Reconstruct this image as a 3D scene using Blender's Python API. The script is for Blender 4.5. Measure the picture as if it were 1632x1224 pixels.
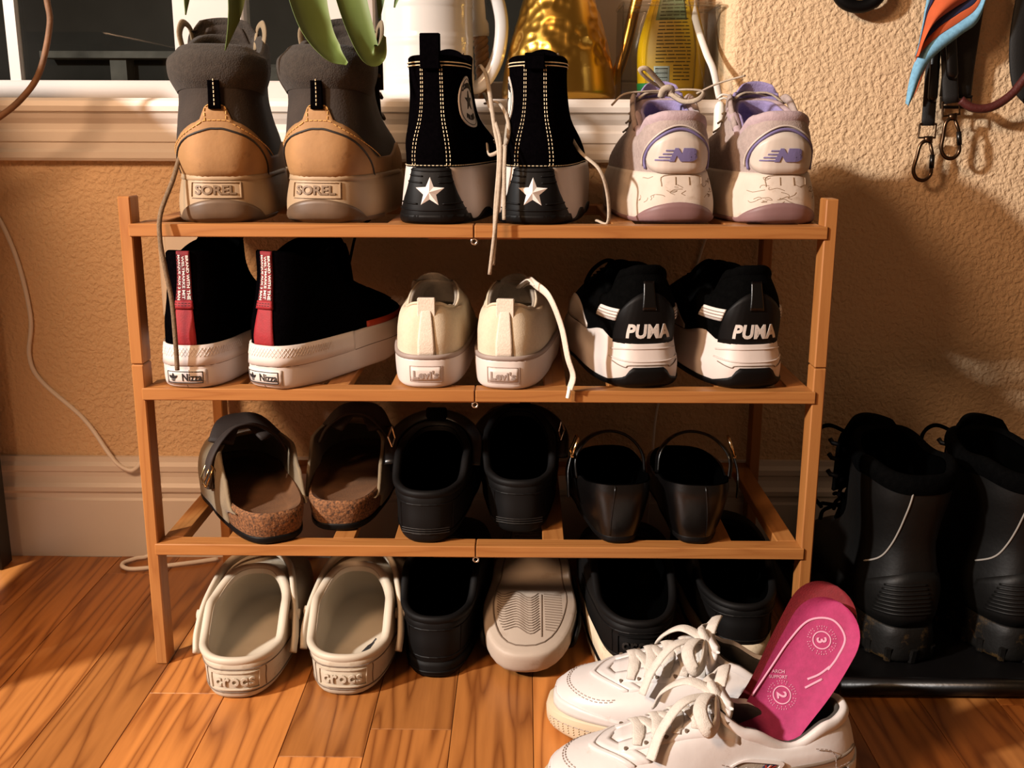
import bpy, bmesh, math, random
import numpy as np
from mathutils import Vector, Matrix
for o in list(bpy.data.objects): bpy.data.objects.remove(o)
SC = bpy.context.scene
COL = SC.collection
PI = math.pi
rnd = random.Random(7)

# ------------------------------------------------------------------ camera
cam = bpy.data.cameras.new('camera'); camo = bpy.data.objects.new('camera', cam); COL.objects.link(camo)
cam.sensor_width = 36.0; cam.lens = 1692.4 / 1632 * 36.0
_p, _y, _r = [math.radians(a) for a in (13.87974, 0.58192, 0.19015)]
_F = Vector((-math.sin(_y) * math.cos(_p), math.cos(_y) * math.cos(_p), -math.sin(_p)))
_rt = Vector((math.cos(_y), math.sin(_y), 0)); _up = _rt.cross(_F)
_A = _rt * math.cos(_r) + _up * math.sin(_r); _B = _up * math.cos(_r) - _rt * math.sin(_r)
camo.matrix_world = Matrix(((_A.x, _B.x, -_F.x, 0.04506), (_A.y, _B.y, -_F.y, -1.03808), (_A.z, _B.z, -_F.z, 0.57205), (0, 0, 0, 1)))
cam.clip_start = 0.05
SC.camera = camo
# ------------------------------------------------------------------ world, lamps, exposure
w = bpy.data.worlds.new('world'); SC.world = w; w.use_nodes = True
w.node_tree.nodes['Background'].inputs[0].default_value = (1.0, 0.62, 0.36, 1)
w.node_tree.nodes['Background'].inputs[1].default_value = 0.11
SC.view_settings.view_transform = 'Standard'; SC.view_settings.look = 'None'
SC.view_settings.exposure = 0.0; SC.view_settings.gamma = 1.0; SC.view_settings.use_curve_mapping = False

def area(name, loc, target, power, col, size):
    l = bpy.data.lights.new(name, 'AREA'); l.shape = 'DISK'; l.size = size; l.energy = power; l.color = col
    o = bpy.data.objects.new(name, l); COL.objects.link(o); o.location = loc
    o.rotation_euler = (Vector(target) - Vector(loc)).to_track_quat('-Z', 'Y').to_euler()
    return o
area('window_side_lamp', (-1.75, -1.145, 1.36), (0.1, 0.15, 0.4), 92, (1.0, 0.95, 0.90), 0.12)
area('room_lamp', (-0.80, -0.95, 1.26), (-0.5, 0.3, 0.35), 19, (1.0, 0.60, 0.34), 0.35)

# ------------------------------------------------------------------ helpers
def lin(c): return c / 12.92 if c <= 0.04045 else ((c + 0.055) / 1.055) ** 2.4
def C(h): return tuple(lin(int(h[i:i + 2], 16) / 255) for i in (0, 2, 4))

def mat(name, col, rough=0.6, var=0.12, vs=25, bump=0.0, bs=300, metal=0.0, dirt=None, spec=0.5, trans=0, stretch=None,
        sheen=0, randcol=0.0, detail=4, coat=0, alpha=1):
    """procedural principled material: colour mottling, optional dirt and bump"""
    m = bpy.data.materials.new(name); m.use_nodes = True; nt = m.node_tree; N = nt.nodes; L = nt.links
    b = N['Principled BSDF']; c = C(col) if isinstance(col, str) else col
    tc = N.new('ShaderNodeTexCoord'); mp = N.new('ShaderNodeMapping'); L.new(tc.outputs['Object'], mp.inputs[0])
    if stretch: mp.inputs['Scale'].default_value = stretch
    n = N.new('ShaderNodeTexNoise'); n.inputs['Scale'].default_value = vs; n.inputs['Detail'].default_value = detail
    L.new(mp.outputs[0], n.inputs[0])
    mx = N.new('ShaderNodeMix'); mx.data_type = 'RGBA'
    mx.inputs[6].default_value = tuple(max(0, x * (1 - var)) for x in c) + (1,)
    mx.inputs[7].default_value = tuple(min(1, x * (1 + var)) for x in c) + (1,)
    mr = N.new('ShaderNodeMapRange'); mr.inputs[1].default_value = 0.3; mr.inputs[2].default_value = 0.7
    L.new(n.outputs[0], mr.inputs[0]); L.new(mr.outputs[0], mx.inputs[0])
    out = mx.outputs[2]
    if randcol:
        oi = N.new('ShaderNodeObjectInfo'); hs = N.new('ShaderNodeHueSaturation')
        r2 = N.new('ShaderNodeMapRange'); r2.inputs[3].default_value = 1 - randcol; r2.inputs[4].default_value = 1 + randcol
        L.new(oi.outputs['Random'], r2.inputs[0]); L.new(r2.outputs[0], hs.inputs['Value']); L.new(out, hs.inputs['Color'])
        out = hs.outputs[0]
        va = N.new('ShaderNodeVectorMath'); va.operation = 'SCALE'; va.inputs[0].default_value = (37, 91, 53)
        L.new(oi.outputs['Random'], va.inputs['Scale']); L.new(va.outputs[0], mp.inputs['Location'])
    if dirt:
        dc, amt, ds = dirt
        dn = N.new('ShaderNodeTexNoise'); dn.inputs['Scale'].default_value = ds; dn.inputs['Detail'].default_value = 8
        dn.inputs['Roughness'].default_value = 0.7
        L.new(tc.outputs['Object'], dn.inputs[0])
        dr = N.new('ShaderNodeMapRange'); dr.inputs[1].default_value = 0.62 - amt * 0.3; dr.inputs[2].default_value = 0.75 - amt * 0.1
        dr.inputs[4].default_value = 0.85
        L.new(dn.outputs[0], dr.inputs[0])
        m2 = N.new('ShaderNodeMix'); m2.data_type = 'RGBA'; m2.inputs[7].default_value = C(dc) + (1,)
        L.new(dr.outputs[0], m2.inputs[0]); L.new(out, m2.inputs[6]); out = m2.outputs[2]
    L.new(out, b.inputs['Base Color'])
    b.inputs['Roughness'].default_value = rough; b.inputs['Metallic'].default_value = metal
    b.inputs['Specular IOR Level'].default_value = spec
    if trans: b.inputs['Transmission Weight'].default_value = trans
    if sheen: b.inputs['Sheen Weight'].default_value = sheen
    if coat: b.inputs['Coat Weight'].default_value = coat
    if alpha < 1: b.inputs['Alpha'].default_value = alpha
    if bump:
        bn = N.new('ShaderNodeTexNoise'); bn.inputs['Scale'].default_value = bs; bn.inputs['Detail'].default_value = 3
        L.new(mp.outputs[0], bn.inputs[0])
        bp = N.new('ShaderNodeBump'); bp.inputs['Strength'].default_value = bump; bp.inputs['Distance'].default_value = 0.002
        L.new(bn.outputs[0], bp.inputs['Height']); L.new(bp.outputs[0], b.inputs['Normal'])
    return m

def mesh(name, v, f, m, parent=None, smooth=False, loc=None):
    me = bpy.data.meshes.new(name); me.from_pydata([tuple(map(float, p)) for p in v], [], [tuple(int(i) for i in q) for q in f])
    if smooth: me.polygons.foreach_set('use_smooth', [True] * len(me.polygons))
    me.update()
    for x in (m if isinstance(m, (list, tuple)) else [m]): me.materials.append(x)
    o = bpy.data.objects.new(name, me); COL.objects.link(o)
    if parent: o.parent = parent
    if loc: o.location = loc
    return o
def tag(o, label, cat, group=None):
    o['label'] = label; o['category'] = cat
    if group: o['group'] = group
    return o
def thing(name, label, cat, loc=(0, 0, 0), rotz=0, group=None, rot=None):
    o = bpy.data.objects.new(name, None); COL.objects.link(o); o.empty_display_size = 0.02
    o.location = loc; o.rotation_euler = rot if rot else (0, 0, math.radians(rotz))
    return tag(o, label, cat, group)
def struct(o): o['kind'] = 'structure'; return o
def dup(root, loc, rot, label, group=None):
    """copy of a thing with copies of its parts and sub-parts (shared mesh data)"""
    r = root.copy(); COL.objects.link(r); r.location = loc; r.rotation_euler = rot; r['label'] = label
    if group: r['group'] = group
    for ch in list(root.children):
        c = ch.copy(); COL.objects.link(c); c.parent = r
        for g in ch.children:
            d = g.copy(); COL.objects.link(d); d.parent = c
    return r
def dupmesh(o, parent, loc=(0, 0, 0), rot=(0, 0, 0)):
    c = o.copy(); COL.objects.link(c); c.parent = parent; c.location = loc; c.rotation_euler = rot; return c

class MB:
    """collects simple solids into one mesh"""
    def __init__(s): s.v = []; s.f = []
    def add(s, v, f):
        k = len(s.v); s.v += [tuple(p) for p in v]; s.f += [tuple(i + k for i in q) for q in f]; return s
    def box(s, x0, x1, y0, y1, z0, z1, b=0.0):
        """box, edges chamfered by b"""
        if not b:
            v = [(x, y, z) for x in (x0, x1) for y in (y0, y1) for z in (z0, z1)]
            return s.add(v, [(0, 1, 3, 2), (4, 6, 7, 5), (0, 4, 5, 1), (2, 3, 7, 6), (0, 2, 6, 4), (1, 5, 7, 3)])
        bm = bmesh.new(); bmesh.ops.create_cube(bm, size=1)
        for q in bm.verts: q.co = ((x0 + x1) / 2 + q.co.x * (x1 - x0), (y0 + y1) / 2 + q.co.y * (y1 - y0), (z0 + z1) / 2 + q.co.z * (z1 - z0))
        bmesh.ops.bevel(bm, geom=list(bm.edges), offset=b, segments=1, affect='EDGES', profile=0.5)
        return s.addbm(bm)
    def addbm(s, bm):
        bm.verts.index_update()
        s.add([q.co[:] for q in bm.verts], [[q.index for q in f.verts] for f in bm.faces]); bm.free(); return s
    def tube(s, pts, r, n=8, flat=1.0, up=(0, 0, 1), cap=True, tight=False):
        """tube along pts; r scalar or list; flat squashes the section along 'up'"""
        P = [Vector(p) for p in pts]; rr = r if isinstance(r, (list, tuple, np.ndarray)) else [r] * len(P)
        k = len(s.v); prev = Vector(up)
        for i, p in enumerate(P):
            t = (P[min(i + 1, len(P) - 1)] - P[max(i - 1, 0)])
            if t.length < 1e-9: t = Vector((0, 0, 1))
            t.normalize(); u = prev - t * prev.dot(t)
            if u.length < 1e-4: u = t.orthogonal()
            u.normalize(); prev = u; w_ = t.cross(u)
            for j in range(n):
                a = 2 * PI * j / n
                s.v.append(tuple(p + w_ * (math.cos(a) * rr[i]) + u * (math.sin(a) * rr[i] * flat)))
        for i in range(len(P) - 1):
            for j in range(n):
                a = k + i * n + j; b = k + i * n + (j + 1) % n; s.f.append((a, b, b + n, a + n))
        if cap:
            s.f.append(tuple(k + j for j in range(n - 1, -1, -1))); e = k + (len(P) - 1) * n; s.f.append(tuple(e + j for j in range(n)))
        return s
    def prism(s, poly, axis, a0, a1):
        """extrude 2-D polygon along axis (0 x, 1 y, 2 z)"""
        n = len(poly); k = len(s.v)
        for a in (a0, a1):
            for (p, q) in poly:
                s.v.append((a, p, q) if axis == 0 else (p, a, q) if axis == 1 else (p, q, a))
        s.f.append(tuple(range(k + n - 1, k - 1, -1))); s.f.append(tuple(range(k + n, k + 2 * n)))
        for i in range(n): j = (i + 1) % n; s.f.append((k + i, k + j, k + n + j, k + n + i))
        return s
    def lathe(s, prof, n=32, c=(0, 0, 0), capb=True, capt=True):
        k = len(s.v)
        for (r, z) in prof:
            for j in range(n): a = 2 * PI * j / n; s.v.append((c[0] + r * math.cos(a), c[1] + r * math.sin(a), c[2] + z))
        for i in range(len(prof) - 1):
            for j in range(n): a = k + i * n + j; b = k + i * n + (j + 1) % n; s.f.append((a, b, b + n, a + n))
        if capb: s.f.append(tuple(k + j for j in range(n - 1, -1, -1)))
        if capt: e = k + (len(prof) - 1) * n; s.f.append(tuple(e + j for j in range(n)))
        return s
    def build(s, name, m, parent=None, smooth=False, loc=None): return mesh(name, s.v, s.f, m, parent, smooth, loc)

def spline(pts, m=8):
    """Catmull-Rom through points"""
    P = [np.array(p, float) for p in pts]; out = []
    for i in range(len(P) - 1):
        p0 = P[i - 1] if i else 2 * P[0] - P[1]; p1 = P[i]; p2 = P[i + 1]; p3 = P[i + 2] if i + 2 < len(P) else 2 * P[-1] - P[-2]
        for k in range(m):
            t = k / m
            out.append(0.5 * (2 * p1 + (p2 - p0) * t + (2 * p0 - 5 * p1 + 4 * p2 - p3) * t * t + (3 * p1 - p0 - 3 * p2 + p3) * t ** 3))
    out.append(P[-1]); return out

# ---- shoe surfaces: stacks of foot-shaped rings
NR = 64
def ring(z, y0, y1, wh, wb, wm=None, ph=3.2, pt=2.7, bend=0.0, dx=0.0, tilt=0.0):
    """closed foot outline: heel at y0, toe at y1, half widths wh (heel) wb (ball); z number or function of v (0 heel..1 toe)"""
    t = np.linspace(0, PI, 600); c = np.cos(t); s = np.sin(t)
    p = np.where(c > 0, ph, pt)
    yy = -np.sign(c) * np.abs(c) ** (2 / p); xx = np.abs(s) ** (2 / p); v = (1 + yy) / 2
    if wm is None: wm = (wh + wb) / 2 * 0.97
    kx = np.array([0, .2, .47, .72, 1.0]); ky = np.array([wh, wh, wm, wb, wb])
    i = np.clip(np.searchsorted(kx, v, side='right') - 1, 0, 3); f = (v - kx[i]) / (kx[i + 1] - kx[i]); f = f * f * (3 - 2 * f)
    Wd = ky[i] * (1 - f) + ky[i + 1] * f
    X = xx * Wd; Y = y0 + (y1 - y0) * v
    d = np.concatenate([[0], np.cumsum(np.hypot(np.diff(X), np.diff(Y)))]); d /= d[-1]
    g = np.linspace(0, 1, NR // 2 + 1) ** 1.25
    xs = np.interp(g, d, X); ys = np.interp(g, d, Y); vs = np.interp(g, d, v)
    xs = np.concatenate([xs, -xs[1:-1][::-1]]); ys = np.concatenate([ys, ys[1:-1][::-1]]); vs = np.concatenate([vs, vs[1:-1][::-1]])
    zz = z(vs) if callable(z) else np.full(NR, float(z))
    return np.stack([xs + dx + bend * vs ** 2, ys, zz + tilt * xs], 1)
def V(*kv):
    """smooth function of v through (v, z) keys"""
    kx = np.array([k[0] for k in kv], float); ky = np.array([k[1] for k in kv], float)
    def fn(v):
        i = np.clip(np.searchsorted(kx, v, side='right') - 1, 0, len(kx) - 2); f = np.clip((v - kx[i]) / (kx[i + 1] - kx[i]), 0, 1); f = f * f * (3 - 2 * f)
        return ky[i] * (1 - f) + ky[i + 1] * f
    return fn
def loft(rings, m=4):
    return np.array(spline(rings, m)) if m > 1 else np.array(rings)
def shell(name, G, mt, parent, capb=False, capt=False, smooth=True):
    R_, n = G.shape[:2]; v = G.reshape(-1, 3).tolist(); f = []
    for i in range(R_ - 1):
        for j in range(n):
            a = i * n + j; b = i * n + (j + 1) % n; f.append((a, b, b + n, a + n))
    for flag, r0, rev in ((capb, 0, True), (capt, R_ - 1, False)):
        if flag:
            h = n // 2                       # bridge left and right halves: a clean flat-ish cap
            for j in range(h):
                a, b = r0 * n + j, r0 * n + j + 1; c, d = r0 * n + (n - j - 1) % n, r0 * n + (n - j) % n
                q = [a, b, c, d] if j < h - 1 else [a, b, d]
                q = [q[i] for i in range(len(q)) if q[i] not in q[:i]]
                if len(q) > 2: f.append(tuple(q[::-1] if rev else q))
    return mesh(name, v, f, mt, parent, smooth)
def inset(r, d, dz=0.0):
    """ring moved inwards by d"""
    nx = np.roll(r, -1, 0) - np.roll(r, 1, 0); n2 = np.stack([nx[:, 1], -nx[:, 0]], 1); l = np.maximum(np.hypot(n2[:, 0], n2[:, 1]), 1e-9)
    q = r.copy(); q[:, :2] -= n2 / l[:, None] * d; q[:, 2] += dz; return q
class Surf:
    """looks up points on a loft by perimeter distance a from the heel middle (right side positive) and height z"""
    def __init__(s, G, ref=None):
        s.G = G; r = G[len(G) // 2 if ref is None else ref]; h = NR // 2
        d = np.concatenate([[0], np.cumsum(np.linalg.norm(np.diff(r[:h + 1], axis=0)[:, :2], axis=1))]); s.d = d
    def raw(s, a, z):
        c = np.interp(abs(a), s.d, np.arange(len(s.d))); i = int(c); f = c - i; j = min(i + 1, NR // 2)
        if a < 0: i = (-i) % NR; j = (-j) % NR
        col = s.G[:, i] * (1 - f) + s.G[:, j] * f
        return np.array([np.interp(z, col[:, 2], col[:, 0]), np.interp(z, col[:, 2], col[:, 1]), z])
    def pt(s, a, z, off=0.0):
        p = s.raw(a, z)
        e = 0.0015; da = s.raw(a + e, z) - s.raw(a - e, z); dz = s.raw(a, z + e) - s.raw(a, z - e)
        n = np.cross(da, dz); l = np.linalg.norm(n); n = n / l if l > 1e-12 else np.array([0, -1, 0.])
        return p + n * off
    def patch(s, name, a0, a1, zlo, zhi, mt, parent, off=0.001, thick=0.002, na=24, nz=8, smooth=True):
        """raised panel between curves zlo(a) and zhi(a)"""
        v = []; f = []
        for k, o_ in enumerate((off, off - thick)):
            for i in range(na + 1):
                a = a0 + (a1 - a0) * i / na; lo = zlo(a) if callable(zlo) else zlo; hi = zhi(a) if callable(zhi) else zhi
                for j in range(nz + 1): v.append(s.pt(a, lo + (hi - lo) * j / nz, o_))
        w_ = nz + 1; M = (na + 1) * w_
        for i in range(na):
            for j in range(nz): q = i * w_ + j; f.append((q, q + w_, q + w_ + 1, q + 1))
        edge = [i * w_ for i in range(na + 1)] + [na * w_ + j for j in range(1, nz + 1)] + [i * w_ + nz for i in range(na - 1, -1, -1)] + [j for j in range(nz - 1, 0, -1)]
        for i in range(len(edge)): a, b = edge[i], edge[(i + 1) % len(edge)]; f.append((b, a, a + M, b + M))
        return mesh(name, v, f, mt, parent, smooth)
    def flat(s, name, shape, u, wz, mt, parent, off=0.0012, thick=0.0016, ang=0.0, sx=1.0, shear=0.0, dome=0.0):
        """flat shape (verts, faces) wrapped on the surface, with side walls"""
        v2, f2 = shape; ca, sa = math.cos(ang), math.sin(ang); v = []; n = len(v2)
        for o_ in (off, off - thick):
            for (x, y) in v2:
                x = x * sx + y * shear
                oo = o_
                v.append(s.pt(u + x * ca - y * sa, wz + x * sa + y * ca, oo))
        f = [tuple(q) for q in f2]; cnt = {}
        for q in f2:
            for i in range(len(q)): a, b = q[i], q[(i + 1) % len(q)]; cnt[(a, b)] = 1
        for (a, b) in list(cnt):
            if (b, a) not in cnt: f.append((b, a, a + n, b + n))
        return mesh(name, v, f, mt, parent)
    def line(s, pts, r, off=0.0, mb=None, n=6, m=6, flat=1.0):
        mb = mb or MB(); P = [s.pt(a, z, off) for (a, z) in spline(pts, m)]
        return mb.tube(P, r, n)
    def stitch(s, pts, mb, r=0.00045, ln=0.0026, gap=0.0016, off=0.0006):
        P = [s.pt(a, z, off) for (a, z) in spline(pts, 10)]; P = np.array(P); d = np.concatenate([[0], np.cumsum(np.linalg.norm(np.diff(P, axis=0), axis=1))])
        t = 0
        while t + ln < d[-1]:
            q = [np.array([np.interp(x, d, P[:, k]) for k in range(3)]) for x in (t, t + ln / 2, t + ln)]
            mb.tube(q, r, 4); t += ln + gap
        return mb

_tc = {}
def cut(bm, step):
    xs = [q.co.x for q in bm.verts]; ys = [q.co.y for q in bm.verts]
    for ax, lo, hi in ((0, min(xs), max(xs)), (1, min(ys), max(ys))):
        k = math.floor(lo / step) + 1
        while k * step < hi:
            no = (1, 0, 0) if ax == 0 else (0, 1, 0); co = (k * step, 0, 0) if ax == 0 else (0, k * step, 0)
            bmesh.ops.bisect_plane(bm, geom=list(bm.verts) + list(bm.edges) + list(bm.faces), plane_co=co, plane_no=no, dist=1e-7); k += 1
def tosh(bm):
    bmesh.ops.remove_doubles(bm, verts=list(bm.verts), dist=1e-7)
    for q in bm.faces:
        if q.normal.z < 0: q.normal_flip()
    bm.verts.index_update(); r = ([(q.co.x, q.co.y) for q in bm.verts], [[x.index for x in f.verts] for f in bm.faces]); bm.free(); return r
def text(s, h=None, width=None, bold=0.02, step=0.003, space=1.0):
    """lettering as a flat shape centred on the origin"""
    cu = bpy.data.curves.new('lettering', 'FONT'); cu.body = s; cu.offset = bold; cu.space_character = space; cu.resolution_u = 3
    o = bpy.data.objects.new('lettering', cu); COL.objects.link(o)
    me = o.to_mesh(); bm = bmesh.new(); bm.from_mesh(me); o.to_mesh_clear(); bpy.data.objects.remove(o); bpy.data.curves.remove(cu)
    xs = [q.co.x for q in bm.verts]; ys = [q.co.y for q in bm.verts]
    sw = (max(xs) - min(xs)); sh = (max(ys) - min(ys)); kx = width / sw if width else h / sh; ky = h / sh if h else kx
    for q in bm.verts: q.co = ((q.co.x - (max(xs) + min(xs)) / 2) * kx, (q.co.y - (max(ys) + min(ys)) / 2) * ky, 0)
    if step: cut(bm, step)
    return tosh(bm)
def poly(pts, step=0.003):
    bm = bmesh.new(); bm.faces.new([bm.verts.new((x, y, 0)) for x, y in pts]); bmesh.ops.triangulate(bm, faces=list(bm.faces))
    if step: cut(bm, step)
    return tosh(bm)
def ringshape(outer, inner, step=0.004):
    n = len(outer); bm = bmesh.new(); a = [bm.verts.new((x, y, 0)) for x, y in outer]; b = [bm.verts.new((x, y, 0)) for x, y in inner]
    for i in range(n): j = (i + 1) % n; bm.faces.new((a[i], a[j], b[j], b[i]))
    if step: cut(bm, step)
    return tosh(bm)
def ell(rx, ry, n=32, e=2.0): return [(rx * math.copysign(abs(math.cos(2 * PI * i / n)) ** (2 / e), math.cos(2 * PI * i / n)), ry * math.copysign(abs(math.sin(2 * PI * i / n)) ** (2 / e), math.sin(2 * PI * i / n))) for i in range(n)]
def rect(w_, h): return [(-w_ / 2, -h / 2), (w_ / 2, -h / 2), (w_ / 2, h / 2), (-w_ / 2, h / 2)]
def star(r, k=0.42): return [((r if i % 2 == 0 else r * k) * math.sin(PI * i / 5), (r if i % 2 == 0 else r * k) * math.cos(PI * i / 5)) for i in range(10)][::-1]
def merge(*shapes):
    v = []; f = []
    for sh, dx, dy in shapes: k = len(v); v += [(x + dx, y + dy) for x, y in sh[0]]; f += [[i + k for i in q] for q in sh[1]]
    return v, f
# ------------------------------------------------------------------ materials of the setting
def wood(name, light, dark, axis, scale=1.0, rough=0.42, randcol=0.0, rings=14.0, contrast=1.0):
    """wood with long grain along axis"""
    m = bpy.data.materials.new(name); m.use_nodes = True; nt = m.node_tree; N = nt.nodes; L = nt.links; b = N['Principled BSDF']
    tc = N.new('ShaderNodeTexCoord'); mp = N.new('ShaderNodeMapping'); L.new(tc.outputs['Object'], mp.inputs[0])
    sc = [scale, scale, scale]; sc[axis] = scale * 0.07; mp.inputs['Scale'].default_value = sc
    n1 = N.new('ShaderNodeTexNoise'); n1.inputs['Scale'].default_value = rings; n1.inputs['Detail'].default_value = 2; L.new(mp.outputs[0], n1.inputs[0])
    wv = N.new('ShaderNodeMath'); wv.operation = 'MULTIPLY'; wv.inputs[1].default_value = 9.0; L.new(n1.outputs[0], wv.inputs[0])
    fr = N.new('ShaderNodeMath'); fr.operation = 'PINGPONG'; fr.inputs[1].default_value = 0.5; L.new(wv.outputs[0], fr.inputs[0])
    pw = N.new('ShaderNodeMath'); pw.operation = 'POWER'; pw.inputs[1].default_value = 2.6
    m2 = N.new('ShaderNodeMath'); m2.operation = 'MULTIPLY'; m2.inputs[1].default_value = 2.0; L.new(fr.outputs[0], m2.inputs[0]); L.new(m2.outputs[0], pw.inputs[0])
    n2 = N.new('ShaderNodeTexNoise'); n2.inputs['Scale'].default_value = 220; n2.inputs['Detail'].default_value = 2; L.new(mp.outputs[0], n2.inputs[0])
    ad = N.new('ShaderNodeMath'); ad.operation = 'MULTIPLY_ADD'; ad.inputs[1].default_value = 0.5; L.new(n2.outputs[0], ad.inputs[0])
    ml = N.new('ShaderNodeMath'); ml.operation = 'MULTIPLY'; ml.inputs[1].default_value = 0.75; L.new(pw.outputs[0], ml.inputs[0]); L.new(ml.outputs[0], ad.inputs[2])
    sb = N.new('ShaderNodeMath'); sb.operation = 'MULTIPLY_ADD'; sb.inputs[1].default_value = contrast; sb.inputs[2].default_value = -0.15 * contrast; sb.use_clamp = True; L.new(ad.outputs[0], sb.inputs[0])
    mx = N.new('ShaderNodeMix'); mx.data_type = 'RGBA'; mx.inputs[6].default_value = C(light) + (1,); mx.inputs[7].default_value = C(dark) + (1,); L.new(sb.outputs[0], mx.inputs[0])
    out = mx.outputs[2]
    oi = N.new('ShaderNodeObjectInfo'); va = N.new('ShaderNodeVectorMath'); va.operation = 'SCALE'; va.inputs[0].default_value = (31, 17, 43)
    L.new(oi.outputs['Random'], va.inputs['Scale']); L.new(va.outputs[0], mp.inputs['Location'])
    if randcol:
        hs = N.new('ShaderNodeHueSaturation'); r2 = N.new('ShaderNodeMapRange'); r2.inputs[3].default_value = 1 - randcol; r2.inputs[4].default_value = 1 + randcol
        L.new(oi.outputs['Random'], r2.inputs[0]); L.new(r2.outputs[0], hs.inputs['Value']); L.new(out, hs.inputs['Color']); out = hs.outputs[0]
    L.new(out, b.inputs['Base Color']); b.inputs['Roughness'].default_value = rough
    bp = N.new('ShaderNodeBump'); bp.inputs['Strength'].default_value = 0.12; bp.inputs['Distance'].default_value = 0.001; L.new(ad.outputs[0], bp.inputs['Height']); L.new(bp.outputs[0], b.inputs['Normal'])
    return m
def plaster(name, col):
    """painted drywall with knock-down texture"""
    m = bpy.data.materials.new(name); m.use_nodes = True; nt = m.node_tree; N = nt.nodes; L = nt.links; b = N['Principled BSDF']
    tc = N.new('ShaderNodeTexCoord')
    n0 = N.new('ShaderNodeTexNoise'); n0.inputs['Scale'].default_value = 175; n0.inputs['Detail'].default_value = 2.5; n0.inputs['Distortion'].default_value = 0.25
    L.new(tc.outputs['Object'], n0.inputs[0])
    rp = N.new('ShaderNodeMapRange'); rp.interpolation_type = 'SMOOTHSTEP'; rp.inputs[1].default_value = 0.30; rp.inputs[2].default_value = 0.68; L.new(n0.outputs[0], rp.inputs[0])
    bp = N.new('ShaderNodeBump'); bp.inputs['Strength'].default_value = 0.55; bp.inputs['Distance'].default_value = 0.0026
    L.new(rp.outputs[0], bp.inputs['Height']); L.new(bp.outputs[0], b.inputs['Normal'])
    n1 = N.new('ShaderNodeTexNoise'); n1.inputs['Scale'].default_value = 3; L.new(tc.outputs['Object'], n1.inputs[0])
    mx = N.new('ShaderNodeMix'); mx.data_type = 'RGBA'; c = C(col); mx.inputs[6].default_value = tuple(x * .95 for x in c) + (1,); mx.inputs[7].default_value = tuple(x * 1.05 for x in c) + (1,)
    L.new(n1.outputs[0], mx.inputs[0]); L.new(mx.outputs[2], b.inputs['Base Color']); b.inputs['Roughness'].default_value = 0.75; b.inputs['Specular IOR Level'].default_value = 0.25
    return m
M_wall = plaster('beige_wall_paint', 'DBBC96')
M_trim = mat('white_trim_paint', 'DAD1C7', 0.42, 0.03, 8, 0.08, 60)
M_floor = wood('oak_floor', 'BA783C', '6A3410', 1, 1.0, 0.40, 0.30, 20.0, 0.9)
M_bx = wood('bamboo_x', 'A26C38', '885225', 0, 3.0, 0.45, 0.05, 10, 0.7)
M_by = wood('bamboo_y', 'A26C38', '885225', 1, 3.0, 0.45, 0.05, 10, 0.7)
M_bz = wood('bamboo_z', 'A26C38', '885225', 2, 3.0, 0.45, 0.05, 10, 0.7)
M_dark = mat('black_lacquer', '14100E', 0.4, 0.2, 30)
M_steel = mat('steel', 'D8D2C8', 0.25, 0.05, 50, metal=1)
M_white = mat('white_plastic', 'EFEAE2', 0.35, 0.03, 20)
M_gap = mat('dark_gap', '1A120C', 0.9, 0.1)

# ------------------------------------------------------------------ room
YW = 0.307
wl = MB(); wl.box(-2.2, 1.5, YW, YW + .2, 0, .578)
R_ = .024; cx = .283 + R_; cyw = YW + R_
corner = [(1.5, YW), (1.5, YW + .2), (.283, YW + .2)] + [(cx - R_ * math.cos(a * PI / 16), cyw - R_ * math.sin(a * PI / 16)) for a in range(9)]
wl.prism(corner, 2, .578, 2.3); wl.box(-2.2, .283, YW, YW + .2, 1.9, 2.3)
struct(wl.build('wall_back', M_wall))
fl = MB(); fl.box(-2.2, 1.5, -2.2, YW, -.04, -.0165)
floor = struct(fl.build('floor', M_gap))
PWID = .079; first = None
for i in range(-14, 15):
    x0 = i * PWID + .018; y = -1.35 - rnd.random() * .4 if abs(i) > 9 else -1.25 - rnd.random() * .4
    if i in (-1, 0): y = -.12 - 2 * .62 + (0.0 if i == -1 else .27)
    while y < YW - .02:
        ln = rnd.choice((.42, .55, .62, .74, .9)) if i not in (-1, 0) else .62
        y1 = min(y + ln, YW - .001)
        if y1 - y > .03:
            pb = MB().box(-PWID / 2 + .0003, PWID / 2 - .0003, 0, y1 - y - .0006, -.016, 0, .0004)
            pb.build('plank', M_floor, floor, loc=(x0, y, rnd.uniform(-.0002, 0)))
        y = y1 + .0001
def profile_x(pts, x0, x1): return MB().prism(pts, 0, x0, x1)
bbp = [(YW, 0), (YW - .014, 0), (YW - .014, .080), (YW - .0115, .083), (YW - .0115, .089), (YW - .0150, .093), (YW - .0155, .099), (YW - .0120, .104), (YW - .0095, .112), (YW - .0095, .118),
       (YW - .0115, .120), (YW - .0115, .127), (YW - .0075, .132), (YW - .0065, .1385), (YW, .1385)]
struct(profile_x(bbp, -2.2, 1.5).build('baseboard_back', M_trim))
sill = [(.5, .580), (.292, .580), (.287, .583), (.2855, .589), (.287, .595), (.292, .5985), (.5, .5985)]
struct(profile_x(sill, -1.6, .2825).build('trim_1', M_trim))
apr = [(YW, .5235), (YW - .012, .5235), (YW - .0145, .527), (YW - .0145, .534), (YW - .010, .5375), (YW - .010, .545), (YW - .0125, .547), (YW - .0125, .558), (YW - .009, .561), (YW - .0095, .568), (YW - .0145, .5745), (YW - .0175, .580), (YW, .580)]
struct(profile_x(apr, -1.6, .279).build('trim_2', M_trim))
M_night = mat('night_darkened_stucco', '2E2C29', 0.9, 0.6, 3.0)  # darkness of night put into the wall's base colour
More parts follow.
